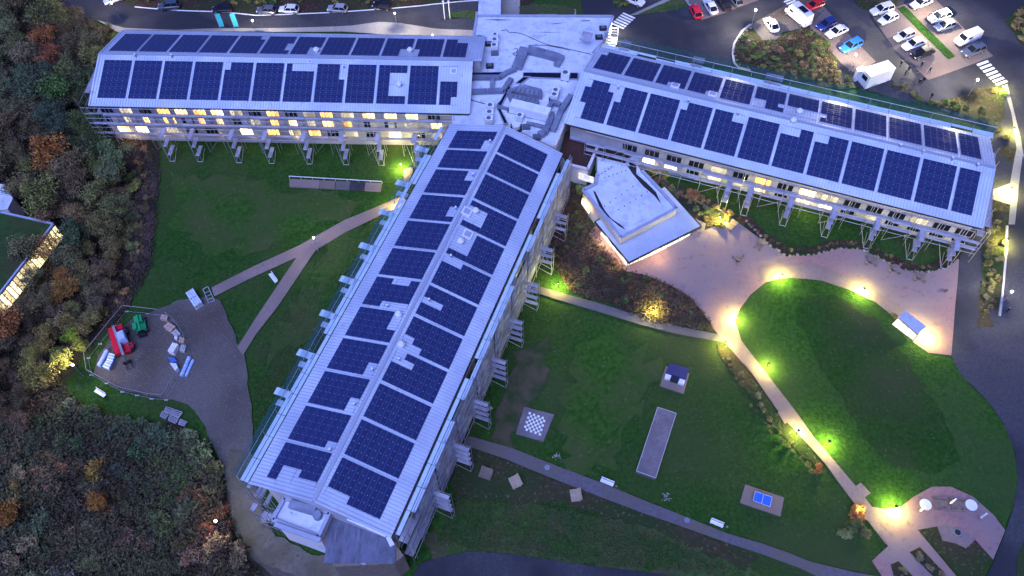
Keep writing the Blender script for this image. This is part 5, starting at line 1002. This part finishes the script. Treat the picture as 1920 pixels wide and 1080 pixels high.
# ------------------------------------------------------------------ people
def person_mesh(seed, stride):
    V = [(0,0,.95),(0,0,1.2),(0,0,1.42),(0,0,1.52),(0,.02,1.66), (-.1,0,.92),(-.12,.12*stride,.5),(-.12,-.02*stride,.08),(-.12,.12,.03), (.1,0,.92),(.12,-.10*stride,.5),(.12,-.28*stride,.09),(.12,-.14*stride,.03), (-.19,0,1.40),(-.24,-.05*stride,1.13),(-.23,.10*stride,.88), (.19,0,1.40),(.24,.06*stride,1.13),(.23,.16*stride,.90)]
    E = [(0,1),(1,2),(2,3),(3,4),(0,5),(5,6),(6,7),(7,8),(0,9),(9,10),(10,11),(11,12),(2,13),(13,14),(14,15),(2,16),(16,17),(17,18)]
    Rd = [.14,.135,.13,.055,.105,.095,.07,.05,.045,.095,.07,.05,.045,.065,.05,.04,.065,.05,.04]
    me = bpy.data.meshes.new('person'); me.from_pydata(V, E, []); o = bpy.data.objects.new('person', me); COL.objects.link(o); o.modifiers.new('s', 'SKIN'); 
    for i, r_ in enumerate(Rd): me.skin_vertices[0].data[i].radius = (r_, r_*.8)
    me.skin_vertices[0].data[0].use_root = True; o.modifiers.new('d', 'SUBSURF').levels = 1
    dg = bpy.context.evaluated_depsgraph_get(); m2 = bpy.data.meshes.new_from_object(o.evaluated_get(dg)); COL.objects.unlink(o); bpy.data.objects.remove(o)
    m2.materials.clear(); m2.materials.append(MATS['cloth_dark']); m2.materials.append(MATS['skin']); m2.materials.append(MATS['navy'])
    for f in m2.polygons: c = f.center; f.material_index = 1 if (c.z > 1.5 and not (c.z > 1.68 or c.y < -.03)) or (abs(c.x) > .18 and c.z < .93) else (2 if c.z < .9 else 0)
    return m2
PM = [person_mesh(0, 1.0), person_mesh(1, .35)]
for i, (x, y, lab) in enumerate([(1685.5,127,'person in dark clothes standing nearest the white site cabin'),(1694,144,'person in dark clothes walking left of a companion near the cabin'),(1700,138,'person in dark clothes walking just behind a companion'),(1724.5,129,'person in dark clothes standing alone below the black saloon'),(1740,139,'person in dark clothes at the edge of the brown paving'),(1720,162,'person in dark clothes in the lower pair, left one'),(1728,158,'person in dark clothes in the lower pair, right one'),(1742.5,188,'person in dark clothes lowest in the car park group'),(1884,588,'person walking alone on the road right of the planted strip'),(775.5,322,'person standing on the small path under the southern wing')]):
    p = G(x, y); o = link('person', PM[i % 2], None, (p.x, p.y, H(p.x, p.y)+.1), random.uniform(0, 6)); o.scale = (1.05,)*3; tag(o, lab, 'person', 'people walking outside')
# ------------------------------------------------------------------ furniture and games on the lawns
def pad(label, px, mat, h=.08, name='concrete_pad'):
    P = [G(x, y) for x, y in px]; z = max(p.z for p in P)+h; c = P[0]; t = thing(name, label, 'pad', c); MB().prism([(p.x, p.y) for p in P], min(p.z for p in P)-.15, z).build('slab', mat, t, tuple(c)); return t, P, z
t, P, z = pad('square grey pad with a giant chessboard painted on it', [(983,763),(1039,778),(1019,829),(967,814)], 'court_grey'); c = P[0]
q = [PZ(*p, z) for p in f7((318,205),(410,238),(380,333),(287,300))]
for i in range(8):
    for j in range(8):
        if (i+j) % 2 == 0:
            f = lambda a, b: q[0]*(1-a)*(1-b)+q[1]*a*(1-b)+q[2]*a*b+q[3]*(1-a)*b
            v = [f(i/8, j/8), f((i+1)/8, j/8), f((i+1)/8, (j+1)/8), f(i/8, (j+1)/8)]; v = [(p[0]-c.x, p[1]-c.y, z+.006-c.z) for p in v]
            m = MB(); m.v += v+[(x_, y_, z_-.02) for x_, y_, z_ in v]; m.f = [(0,3,2,1),(4,5,6,7),(0,1,5,4),(1,2,6,5),(2,3,7,6),(3,0,4,7)]; m.m = [0]*6; m.build('tile', 'white_paint', t)
t, P, z = pad('long narrow gravel bowls court with pale edging', [(1233,764),(1268,775),(1228,900),(1192,887)], 'court_grey', .03, 'bowls_court')
for a, b in zip(P, P[1:]+P[:1]): MB().bar((a.x, a.y, z+.0), (b.x, b.y, z+.0), .10, .10).build('edging', 'kerb', t, tuple(P[0]))
t, P, z = pad('pale pad under the blue table tennis table', [(1397,908.6),(1470,933),(1463,969),(1387,943)], 'path_stone')
tt = thing('table_tennis_table', 'blue table tennis table with white lines and net', 'table', G(1430,937)); q = [PZ(*p, z+.76) for p in f8((160,628),(250,660),(238,712),(147,678))]; cc = G(1430,937); rel = tuple(cc)
for a, b in ((0,.495),(.505,1)):
    v = [q[0]*(1-a)+q[1]*a, q[0]*(1-b)+q[1]*b, q[3]*(1-b)+q[2]*b, q[3]*(1-a)+q[2]*a]; MB().prism(v, z+.72, z+.76).build('tabletop', 'blue_table', tt, rel)
    for s_, e_ in zip(v, v[1:]+v[:1]): MB().bar((*s_[:2], z+.765), (*e_[:2], z+.765), .05, .01).build('line', 'white_paint', tt, rel)
m0, m1 = (q[0]+q[1])/2, (q[3]+q[2])/2; MB().bar((*m0[:2], z+.84), (*m1[:2], z+.84), .03, .15).build('net', 'white_paint', tt, rel)
for a in q: b = a*.85+(q[0]+q[2])/2*.15; MB().tube((b[0], b[1], z), (b[0], b[1], z+.72), .05).build('leg', 'steel', tt, rel)
f9 = K(1200,660,10.8)
t, P, z = pad('square pale pad with a dark games table and two light seats', f9((520,290),(1000,440),(880,855),(400,695)), 'path_stone')
cc = P[0]; t = thing('games_table', 'dark navy topped block table between two pale square seats', 'table', cc); rel = tuple(cc)
MB().prism(poly3(f9((605,220),(1000,330),(930,555),(525,415)), z+.85), z, z+.85).build('tabletop', 'navy', t, rel); MB().prism(poly3(f9((650,465),(805,520),(770,620),(610,570)), z+.45), z, z+.45).build('middle_block', 'dark', t, rel)
for k, (pts, lab) in enumerate([((525,425),(640,465),(605,555),(500,525)), ((815,520),(925,560),(885,655),(770,620))] and [(((525,425),(640,465),(605,555),(500,525)), 'left'), (((815,520),(925,560),(885,655),(770,620)), 'right')]):
    pp = poly3(f9(*pts), z+.5); s_ = thing('block_seat', f'pale square block seat at the {lab} end of the dark games table', 'seat', (*pp[0], z)); MB().prism(pp, z, z+.5).build('cube', 'unit_white', s_, (*pp[0], z)); MB().prism(pp, z+.5, z+.53).build('seat', 'unit_white', s_, (*pp[0], z))
def bench(x, y, dx, dy, label, mat, first=[None]):
    a, b = G(x-dx, y-dy), G(x+dx, y+dy); d = b-a; L = d.length/2; t = thing('bench', label, 'bench', G(x, y), math.atan2(d.y, d.x))
    for i in range(3): MB().box(-L, -.3+i*.19, .42, L, -.14+i*.19, .47).build('seat_slat', mat, t)
    for i in range(2): MB().box(-L, .30, .55+i*.2, L, .36, .70+i*.2).build('back_slat', mat, t)
    for s_ in (-1, 1): MB().box(s_*(L-.2)-.05, -.3, 0, s_*(L-.2)+.05, .36, .42).build('leg', 'steel', t)
bench(1138,906,12,5,'white bench beside the gravel path, nearer the middle','unit_white'); bench(1343,983,12,5,'white bench beside the gravel path, farther right','unit_white')
bench(190,739,9,5.5,'plain white bench or board lying on the grass by the fenced yard','unit_white'); bench(513.5,523.5,6,8,'white bench on the grass between the two forking paths','unit_white')
def twinseat(x, y, ang, label, mat):
    t = thing('double_lounger', label, 'lounger', G(x, y), ang)
    for s_ in (-1, 1):
        for j in range(5):
            yy = s_*(.08 + j*.19); MB().bar((-.75, yy, .34), (.25, yy, .36), .16, .05).build('slat', mat, t); MB().bar((.25, yy, .36), (.85, yy, .85), .16, .05).build('slat', mat, t)
    for s_ in (-1, 1):
        for xx in (-.6, .5): MB().box(xx-.05, s_*.85-.05, 0, xx+.05, s_*.85+.05, .34).build('leg', mat, t)
    t.scale = (1.0, 1.0, 1)
twinseat(911,890,1.2,'dark wooden double lounger nearest the southern wing','timber_dark'); twinseat(966,905,.4,'wooden double lounger in the middle of the three','timber'); twinseat(1079,930,.1,'pale wooden double lounger touching the gravel path','timber')
for x, y, lab in [(1026,877,'pale round cover set in the upper gravel path'),(1288,976,'pale round cover set in the lower gravel path')]: o = MB().tube((0,0,-.05), (0,0,.14), .42, 18).build('access_cover', 'duct'); o.location = G(x, y); tag(o, lab, 'cover')
def tableset(x, y, r_, label, mat, top=None, seats=4):
    t = thing('round_table', label, 'table', G(x, y)); MB().tube((0,0,.70), (0,0,.75), r_, 20).build('tabletop', mat, t); MB().tube((0,0,0), (0,0,.70), .08, 8).build('stand', 'dark', t); MB().tube((0,0,.12), (0,0,.16), .4, 12).build('base', 'dark', t)
    for i in range(seats):
        a = 6.283*i/seats+.5; c_ = thing('chair', 'dark outdoor chair, ' + ordn(i+1) + ' round the ' + label, 'chair', G(x, y)+Vector((math.cos(a)*(r_+.35), math.sin(a)*(r_+.35), 0)), a, 'patio chairs')
        MB().box(-.2,-.2,.42,.2,.2,.46).build('seat', 'timber_dark', c_); MB().box(.18,-.2,.46,.22,.2,.85).build('backrest', 'timber_dark', c_)
        for u in (-1, 1):
            for v in (-1, 1): MB().box(u*.17-.02, v*.17-.02, 0, u*.17+.02, v*.17+.02, .42).build('leg', 'dark', c_)
for x, y, r_, lab, n in [(1383,489,.5,'dark round table in the middle of the patio',3),(1633,491,.7,'leftmost dark table by the curved border',4),(1676,506,.65,'middle dark table by the curved border',4),(1723,521,.7,'rightmost dark table by the curved border',4)]: tableset(x, y, r_, lab, 'timber_dark', seats=n)
for x, y, a, s_, lab in [(1369,427,.7,1.5,'dark slanting lounger at the patio corner light'),(1422,463,.9,1.5,'dark wooden armchair near the patio border'),(1768,546,-.5,.8,'small dark seat alone on the right side of the patio')]:
    t = thing('patio_seat', lab, 'seat', G(x, y), a); t.scale = (s_,)*3
    for j in range(4): MB().box(-.5,-.4+j*.2,.3,.35,-.24+j*.2,.35).build('slat', 'timber_dark', t); MB().bar((.35,-.32+j*.2,.33), (.6,-.32+j*.2,.8), .16, .04).build('slat', 'timber_dark', t)
    for u in (-.42, .3):
        for v in (-.38, .32): MB().box(u, v, 0, u+.06, v+.06, .3).build('leg', 'dark', t)
for x, y, lab in [(1731.6,949,'white round table at the left of the plaza'),(1817,950,'white round table at the right of the plaza')]:
    t = thing('round_table', lab, 'table', G(x, y)); t.scale = (1.15, 1.15, 1); MB().tube((0,0,.70), (0,0,.75), .72, 24).build('tabletop', 'unit_white', t); MB().tube((0,0,0), (0,0,.70), .07, 8).build('stand', 'steel', t)
for x, y, a, lab in [(1760,946,-.12,'brown picnic table left of the middle parasol'),(1793.5,948,-.15,'brown picnic table right of the middle parasol')]:
    t = thing('picnic_table', lab, 'picnic table', G(x, y), a)
    for j in range(5): MB().box(-1.0,-.45+j*.18,.72,1.0,-.29+j*.18,.76).build('plank', 'timber_dark', t)
    for s_ in (-1, 1): MB().box(-1.0, s_*.85-.14, .42, 1.0, s_*.85+.14, .46).build('seat', 'timber_dark', t); MB().box(s_*.7-.05,-.95,.35,s_*.7+.05,.95,.42).build('crossbar', 'timber_dark', t); MB().box(s_*.7-.05,-.3,0,s_*.7+.05,.3,.72).build('leg', 'timber_dark', t)
for x, y, lab in [(1722,961,'closed white parasol beside the left white table'),(1778,947,'closed white parasol between the picnic tables'),(1834,974,'closed white parasol standing alone at the right of the plaza')]:
    t = thing('closed_parasol', lab, 'parasol', G(x, y)); MB().tube((0,0,0), (0,0,2.7), .03, 8).build('pole', 'steel', t); MB().tube((0,0,.9), (0,0,2.65), .17, 10, .12).build('canopy', 'unit_white', t); MB().tube((0,0,0), (0,0,.08), .3, 12).build('base', 'dark', t)
p = G(1793.5,999.5); t = thing('fire_pit', 'black round fire pit on the pale plaza pad', 'fire pit', p); MB().tube((0,0,.0), (0,0,.4), .5, 18, .55).build('bowl', 'steel', t); MB().tube((0,0,.4), (0,0,.42), .42, 18).build('ash', 'dark', t)
# lit kiosk
fI = K(1640,560,10.8); zk = G(1705,612).z; p0 = PZ(*fI((480,375))[0], zk+2.4); t = thing('glass_kiosk', 'brightly lit glass kiosk with ribbed pale roof at the lawn edge', 'kiosk', (p0[0], p0[1], zk)); rel = (p0[0], p0[1], zk)
rq = [PZ(*p, zk+2.5) for p in fI((620,235),(1055,565),(880,715),(480,375))]; MB().prism(rq, zk+2.36, zk+2.46).build('roof', 'roof_metal', t, rel)
for j in range(14): u = (j+.5)/14; a = rq[0]*(1-u)+rq[1]*u; b = rq[3]*(1-u)+rq[2]*u; MB().bar((*a[:2], zk+2.49), (*b[:2], zk+2.49), .06, .06).build('rib', 'seam', t, rel)
gl = [PZ(*p, z_) for p, z_ in zip(fI((470,395),(875,735),(775,850),(345,515)), (zk+2.3, zk+2.3, zk+.12, zk+.12))]
for j in range(4):
    a, b, c, d = [gl[0]*(1-u)+gl[1]*u for u in (j/4+.01, (j+1)/4-.01)] + [gl[3]*(1-u)+gl[2]*u for u in ((j+1)/4-.01, j/4+.01)]
    m = MB(); m.quad(a, b, c, d); m.build('pane', 'window_white', t, rel)
for a, b in zip(gl, gl[1:]+gl[:1]): MB().bar(a, b, .09, .09).build('frame', 'dark', t, rel)
for v in (rq[0], rq[1]): MB().tube((v[0], v[1], zk-.1), (v[0], v[1], zk+2.36), .06).build('post', 'steel', t, rel)
l = bpy.data.lights.new('kiosk_glow', 'POINT'); l.energy = 30; l.color = (1,.85,.5); l.shadow_soft_size = .4; o = bpy.data.objects.new('kiosk_glow', l); COL.objects.link(o); c = (rq[0]+rq[1])/2; o.location = (c[0]+.8, c[1]+.6, zk+1.6)
# long bed of slabs behind a rail on the garden lawn
q = [G(x, y) for x, y in fM((190,112),(708,132),(700,178),(190,155))]; cc = q[0]; t = thing('slab_bed', 'long row of mixed paving slabs with a low white rail on the garden lawn', 'slab bed', cc); z = max(v.z for v in q)+.12
for a, b, mt in ((0,.33,'path_stone'),(.335,.50,'bay'),(.505,.66,'path_grey'),(.665,.82,'asphalt'),(.825,1,'path_stone')):
    v = [q[0].lerp(q[1], a), q[0].lerp(q[1], b), q[3].lerp(q[2], b), q[3].lerp(q[2], a)]; MB().prism([(p.x, p.y) for p in v], z-.3, z).build('slab', mt, t, tuple(cc))
a, b = [G(x, y) for x, y in fM((190,104),(710,130))]; MB().bar((a.x, a.y, z+.35), (b.x, b.y, z+.35), .1, .1).build('rail', 'unit_white', t, tuple(cc))
for j in range(9): p = a.lerp(b, j/8); MB().tube((p.x, p.y, z-.4), (p.x, p.y, z+.33), .04).build('post', 'unit_white', t, tuple(cc))
for x, y in ((404,31), (431,31)):
    b0 = G(x+10, y+26); t = thing('banner_flag', f'teal upright banner flag, {"left" if x < 410 else "right"} one of the pair by the road', 'banner', b0, .15, 'teal banner flags'); MB().tube((0,0,0), (0,0,4.3), .04, 6).build('pole', 'steel', t); MB().box(.05,-.02,.9,1.0,.02,4.2).build('flag', 'banner', t)
for x, lab in ((830,'left of the two tall white posts by the walkway'), (840,'right of the two tall white posts by the walkway')):
    p = G(x+4, 36); t = thing('white_post', lab, 'post', p); MB().tube((0,0,0), (0,0,4.5), .09, 8).build('shaft', 'unit_white', t); MB().box(-.2,-.2,4.5,.2,.2,4.6).build('cap', 'unit_white', t)
# fence round the yard
FE = K(160,530,6)
def fence(label, px, gap=None):
    P = [G(x, y) for x, y in px]; t = thing('mesh_fence', label, 'fence', P[0]); rel = tuple(P[0])
    for a, b in zip(P[:-1], P[1:]):
        n = max(1, round((b-a).length/3.3))
        for j in range(n):
            p, q = a.lerp(b, j/n), a.lerp(b, (j+1)/n)
            MB().tube((p.x, p.y, p.z), (p.x, p.y, p.z+2), .035).tube((q.x, q.y, q.z), (q.x, q.y, q.z+2), .035).tube((p.x, p.y, p.z+2), (q.x, q.y, q.z+2), .035).tube((p.x, p.y, p.z+.15), (q.x, q.y, q.z+.15), .03).build('panel_frame', 'steel', t, rel)
            m = MB()
            for k in range(1, 9): u = k/9; v = p.lerp(q, u); m.tube((v.x, v.y, v.z+.15), (v.x, v.y, v.z+2), .008, 3)
            m.build('mesh', 'steel', t, rel)
            MB().rbox(p.x, p.y, p.z, p.z+.12, .3, .12).build('foot', 'kerb', t, rel)
fence('temporary mesh fence along the left and top of the machine yard', FE((860,370),(700,350),(470,325),(330,490),(170,690),(40,850),(70,1040))+[(230,735),(285,748),(312,750),(330,718)])
fence('curved run of mesh fence behind the stacked pallets', FE((940,400),(1020,460),(1090,550),(1140,640),(1170,720),(1165,790)))
# machines
def wheel(t, x, y, r_, w_=.3): w0 = MB().tube((x, y-w_/2, r_), (x, y+w_/2, r_), r_, 14).build('wheel', 'tyre', t); MB().tube((x, y-w_/2-.02, r_), (x, y+w_/2+.02, r_), r_*.45, 10).build('hub', 'rim', w0)
a, b = G(*FE((370,530))[0]), G(*FE((480,860))[0]); d = b-a; t = thing('telehandler', 'red telescopic handler with blue tinted cab and long grey boom', 'telehandler', a.lerp(b, .5), math.atan2(d.y, d.x)); t.scale = (1.12,)*3
MB().box(-2.4,-1.05,.55,2.1,-.25,1.35).build('body', 'red_paint', t); MB().box(-2.5,-.25,.5,2.3,.95,.95).build('chassis', 'red_paint', t); MB().box(-2.6,-1.0,.6,-1.7,1.0,1.45).build('counterweight', 'red_paint', t); MB().box(-.2,-1.1,1.0,1.9,-.35,1.55).build('engine_cover', 'red_paint', t)
MB().box(-.75,.1,.95,.75,1.05,2.25).build('cab', 'pale_blue', t); MB().box(-.7,.14,2.25,.7,1.0,2.32).build('cab_roof', 'pale_blue', t); MB().bar((-2.4,-.1,1.75), (2.9,-.1,1.35), .34, .34).build('boom', 'duct', t); MB().bar((2.5,-.1,1.4), (3.9,-.1,.75), .22, .22).build('boom_extension', 'dark', t)
MB().box(3.7,-.65,.3,3.85,.5,1.0).build('fork_carriage', 'dark', t)
for s_ in (-.45, .3): MB().box(3.85,s_-.06,.28,4.9,s_+.06,.34).build('fork', 'dark', t)
MB().box(1.1,1.0,.75,1.9,1.5,1.15).build('mudguard', 'red_paint', t)
for x in (-1.6, 1.5):
    for y in (-1.1, 1.1): wheel(t, x, y, .6, .4)
a, b = G(*FE((620,400))[0]), G(*FE((660,610))[0]); d = b-a; t = thing('boom_lift', 'small green boom lift standing in the machine yard', 'boom lift', a.lerp(b, .5), math.atan2(d.y, d.x)); t.scale = (1.1,)*3
MB().box(-1.2,-.75,.35,1.2,.75,.75).build('chassis', 'green_paint', t); MB().box(-1.3,-.55,.75,-.1,.55,1.55).build('turret', 'green_paint', t); MB().box(-.4,-1.0,.8,.8,-.45,1.3).build('engine_cover', 'green_paint', t); MB().bar((-1.2,0,1.75), (1.5,0,1.5), .25, .28).build('boom', 'green_paint', t); MB().box(1.4,-.5,.3,2.0,.5,.36).build('basket_floor', 'dark', t)
for u in (1.4, 2.0): MB().box(u-.03,-.5,.36,u+.03,.5,1.3).build('basket_rail', 'dark', t)
for x in (-.9, .9):
    for y in (-.75, .75): wheel(t, x, y, .4, .28)
# stacked materials
def pallet(fn, pts, h, mat, label, name='pallet_stack', n=3, layers=2):
    g = G(*fn(pts[0])[0]); q = [np.array(v) for v in poly3(fn(*pts), g.z+h)]; t = thing(name, label, 'pallet' if name == 'pallet_stack' else name.replace('_', ' '), (q[0][0], q[0][1], g.z)); rel = (q[0][0], q[0][1], g.z)
    MB().prism(q, g.z, g.z+.14).build('pallet', 'timber', t, rel)
    for k in range(layers):
        z0 = g.z+.14+(h-.14)*k/layers; z1 = g.z+.14+(h-.14)*(k+1)/layers-.02
        for i in range(n):
            for j in range(2):
                f = lambda a, b: q[0]*(1-a)*(1-b)+q[1]*a*(1-b)+q[2]*a*b+q[3]*(1-a)*b; e = .02
                MB().prism([f(i/n+e, j/2+e), f((i+1)/n-e, j/2+e), f((i+1)/n-e, (j+1)/2-e), f(i/n+e, (j+1)/2-e)], z0, z1-random.uniform(0, .06)).build('block', mat, t, rel)
pallet(FE, [(855,350),(930,365),(915,420),(838,405)], .8, 'brick_block', 'small pale brick pallet at the top of the curved row')
pallet(FE, [(930,438),(1015,490),(960,550),(873,490)], .9, 'brick_block', 'largest reddish brick pallet in the curved row')
pallet(FE, [(1020,515),(1070,570),(1015,610),(965,560)], .8, 'kerb', 'pale block pallet third in the curved row')
pallet(FE, [(1000,590),(1035,600),(1025,640),(1000,625)], .7, 'unit_white', 'small white bundle beside the pale block pallet')
pallet(FE, [(1060,605),(1110,620),(1100,680),(1045,665)], .7, 'brick_block', 'mixed rubble pallet fourth in the curved row')
pallet(FE, [(1075,690),(1135,700),(1110,780),(1055,765)], .7, 'kerb', 'grey box of offcuts next to the fence curve')
pallet(FE, [(980,668),(1043,685),(985,785),(920,765)], 1.3, 'unit_white', 'white sheeted crate standing on dark supports')
pallet(FE, [(945,900),(1020,905),(1040,955),(1010,990),(930,950)], 1.1, 'unit_white', 'white wrapped bulk bag below the blue tub', 'bulk_bag')
pallet(FE, [(920,830),(1000,845),(1030,880),(975,900),(915,870)], .7, 'blue_plastic', 'dark blue tub between crate and white bag', 'tub')
pallet(FE, [(1122,110),(1205,55),(1310,215),(1225,275)], 1.2, 'wrap', 'wrapped pallet of white and blue bags near the lawn path', n=4)
for pts, lab in [([(1150,830),(1190,840),(1100,1050),(1060,1045)], 'long rolled pale blue bundle, left half of the pair'), ([(1195,860),(1225,870),(1150,1050),(1105,1048)], 'long rolled pale blue bundle, right half of the pair'), ([(225,755),(268,770),(185,950),(122,925)], 'long pale blue roll beside the red telehandler')]:
    g = G(*FE(pts[0])[0]); q = [np.array(v) for v in poly3(FE(*pts), g.z+.4)]; t = thing('sheet_bundle', lab, 'bundle', (q[0][0], q[0][1], g.z)); rel = (q[0][0], q[0][1], g.z); a, b = (q[0]+q[1])/2, (q[2]+q[3])/2; r_ = np.linalg.norm(q[1]-q[0])/2
    MB().tube((*a, g.z+r_), (*b, g.z+r_), r_, 12).build('roll', 'pale_blue', t, rel)
    for k in (.15, .5, .85): c = a*(1-k)+b*k; e = a*(1-k-.015)+b*(k+.015); MB().tube((*c, g.z+r_), (*e, g.z+r_), r_*1.03, 12).build('strap', 'unit_white', t, rel)
for pts, lab in [([(265,785),(330,800),(305,885),(235,865)], 'pale blue slotted crate, upper of two'), ([(232,872),(298,890),(262,970),(190,940)], 'pale blue slotted crate, lower of two')]:
    g = G(*FE(pts[0])[0]); z = g.z+.8; q = [np.array(v) for v in poly3(FE(*pts), z)]; t = thing('slotted_crate', lab, 'crate', (q[0][0], q[0][1], g.z)); rel = (q[0][0], q[0][1], g.z); MB().prism(q, g.z, z-.2).build('box', 'pale_blue', t, rel)
    for k in range(5): u = (k+.5)/5; a = q[0]*(1-u)+q[3]*u; b = q[1]*(1-u)+q[2]*u; MB().bar((*a, z-.1), (*b, z-.1), .16, .1).build('slat', 'pale_blue' if k % 2 else 'unit_white', t, rel)
def frames(fn, pts, label):
    q = [G(*p) for p in fn(*pts)]; t = thing('ladder_frame', label, 'frame', q[0]); rel = tuple(q[0]); z = q[0].z+.3
    for a, b in zip(q, q[1:]+q[:1]): MB().bar((a.x, a.y, z), (b.x, b.y, z), .12, .08).build('rail', 'deck', t, rel)
    for k in (.3, .55, .8): a, b = q[0].lerp(q[3], k), q[1].lerp(q[2], k); MB().bar((a.x, a.y, z), (b.x, b.y, z), .12, .06).build('rung', 'deck', t, rel)
    for v in q: MB().bar((v.x, v.y, z-.35), (v.x, v.y, z), .1, .1).build('foot', 'deck', t, rel)
frames(FE, [(1330,85),(1385,52),(1460,215),(1395,240)], 'pale metal trailer frame at the end of the lawn path')
fz = K(0,700,2.842)
for pts, lab in [([(888,182),(930,195),(915,222),(880,208)], 'white steel frame, top left of the heap'), ([(935,198),(975,212),(955,242),(920,228)], 'white steel frame, top right of the heap'), ([(910,225),(955,240),(940,272),(900,255)], 'white steel frame in the middle of the heap'), ([(965,250),(1000,262),(985,285),(955,275)], 'small dull frame, lowest right of the heap'), ([(870,205),(900,225),(885,248),(858,232)], 'brownish frame at the left of the heap')]: frames(fz, pts, lab)
for pts, lab in [([(628,232),(700,272)], 'longer loose timber on the grass above the thicket'), ([(655,232),(706,266)], 'shorter loose timber beside the longer one')]:
    a, b = [G(*p) for p in fz(*pts)]; o = MB().bar((0,0,.1), tuple(b-a+Vector((0,0,.1))), .2, .14).build('timber_beam', 'wheat'); o.location = a; tag(o, lab, 'timber')
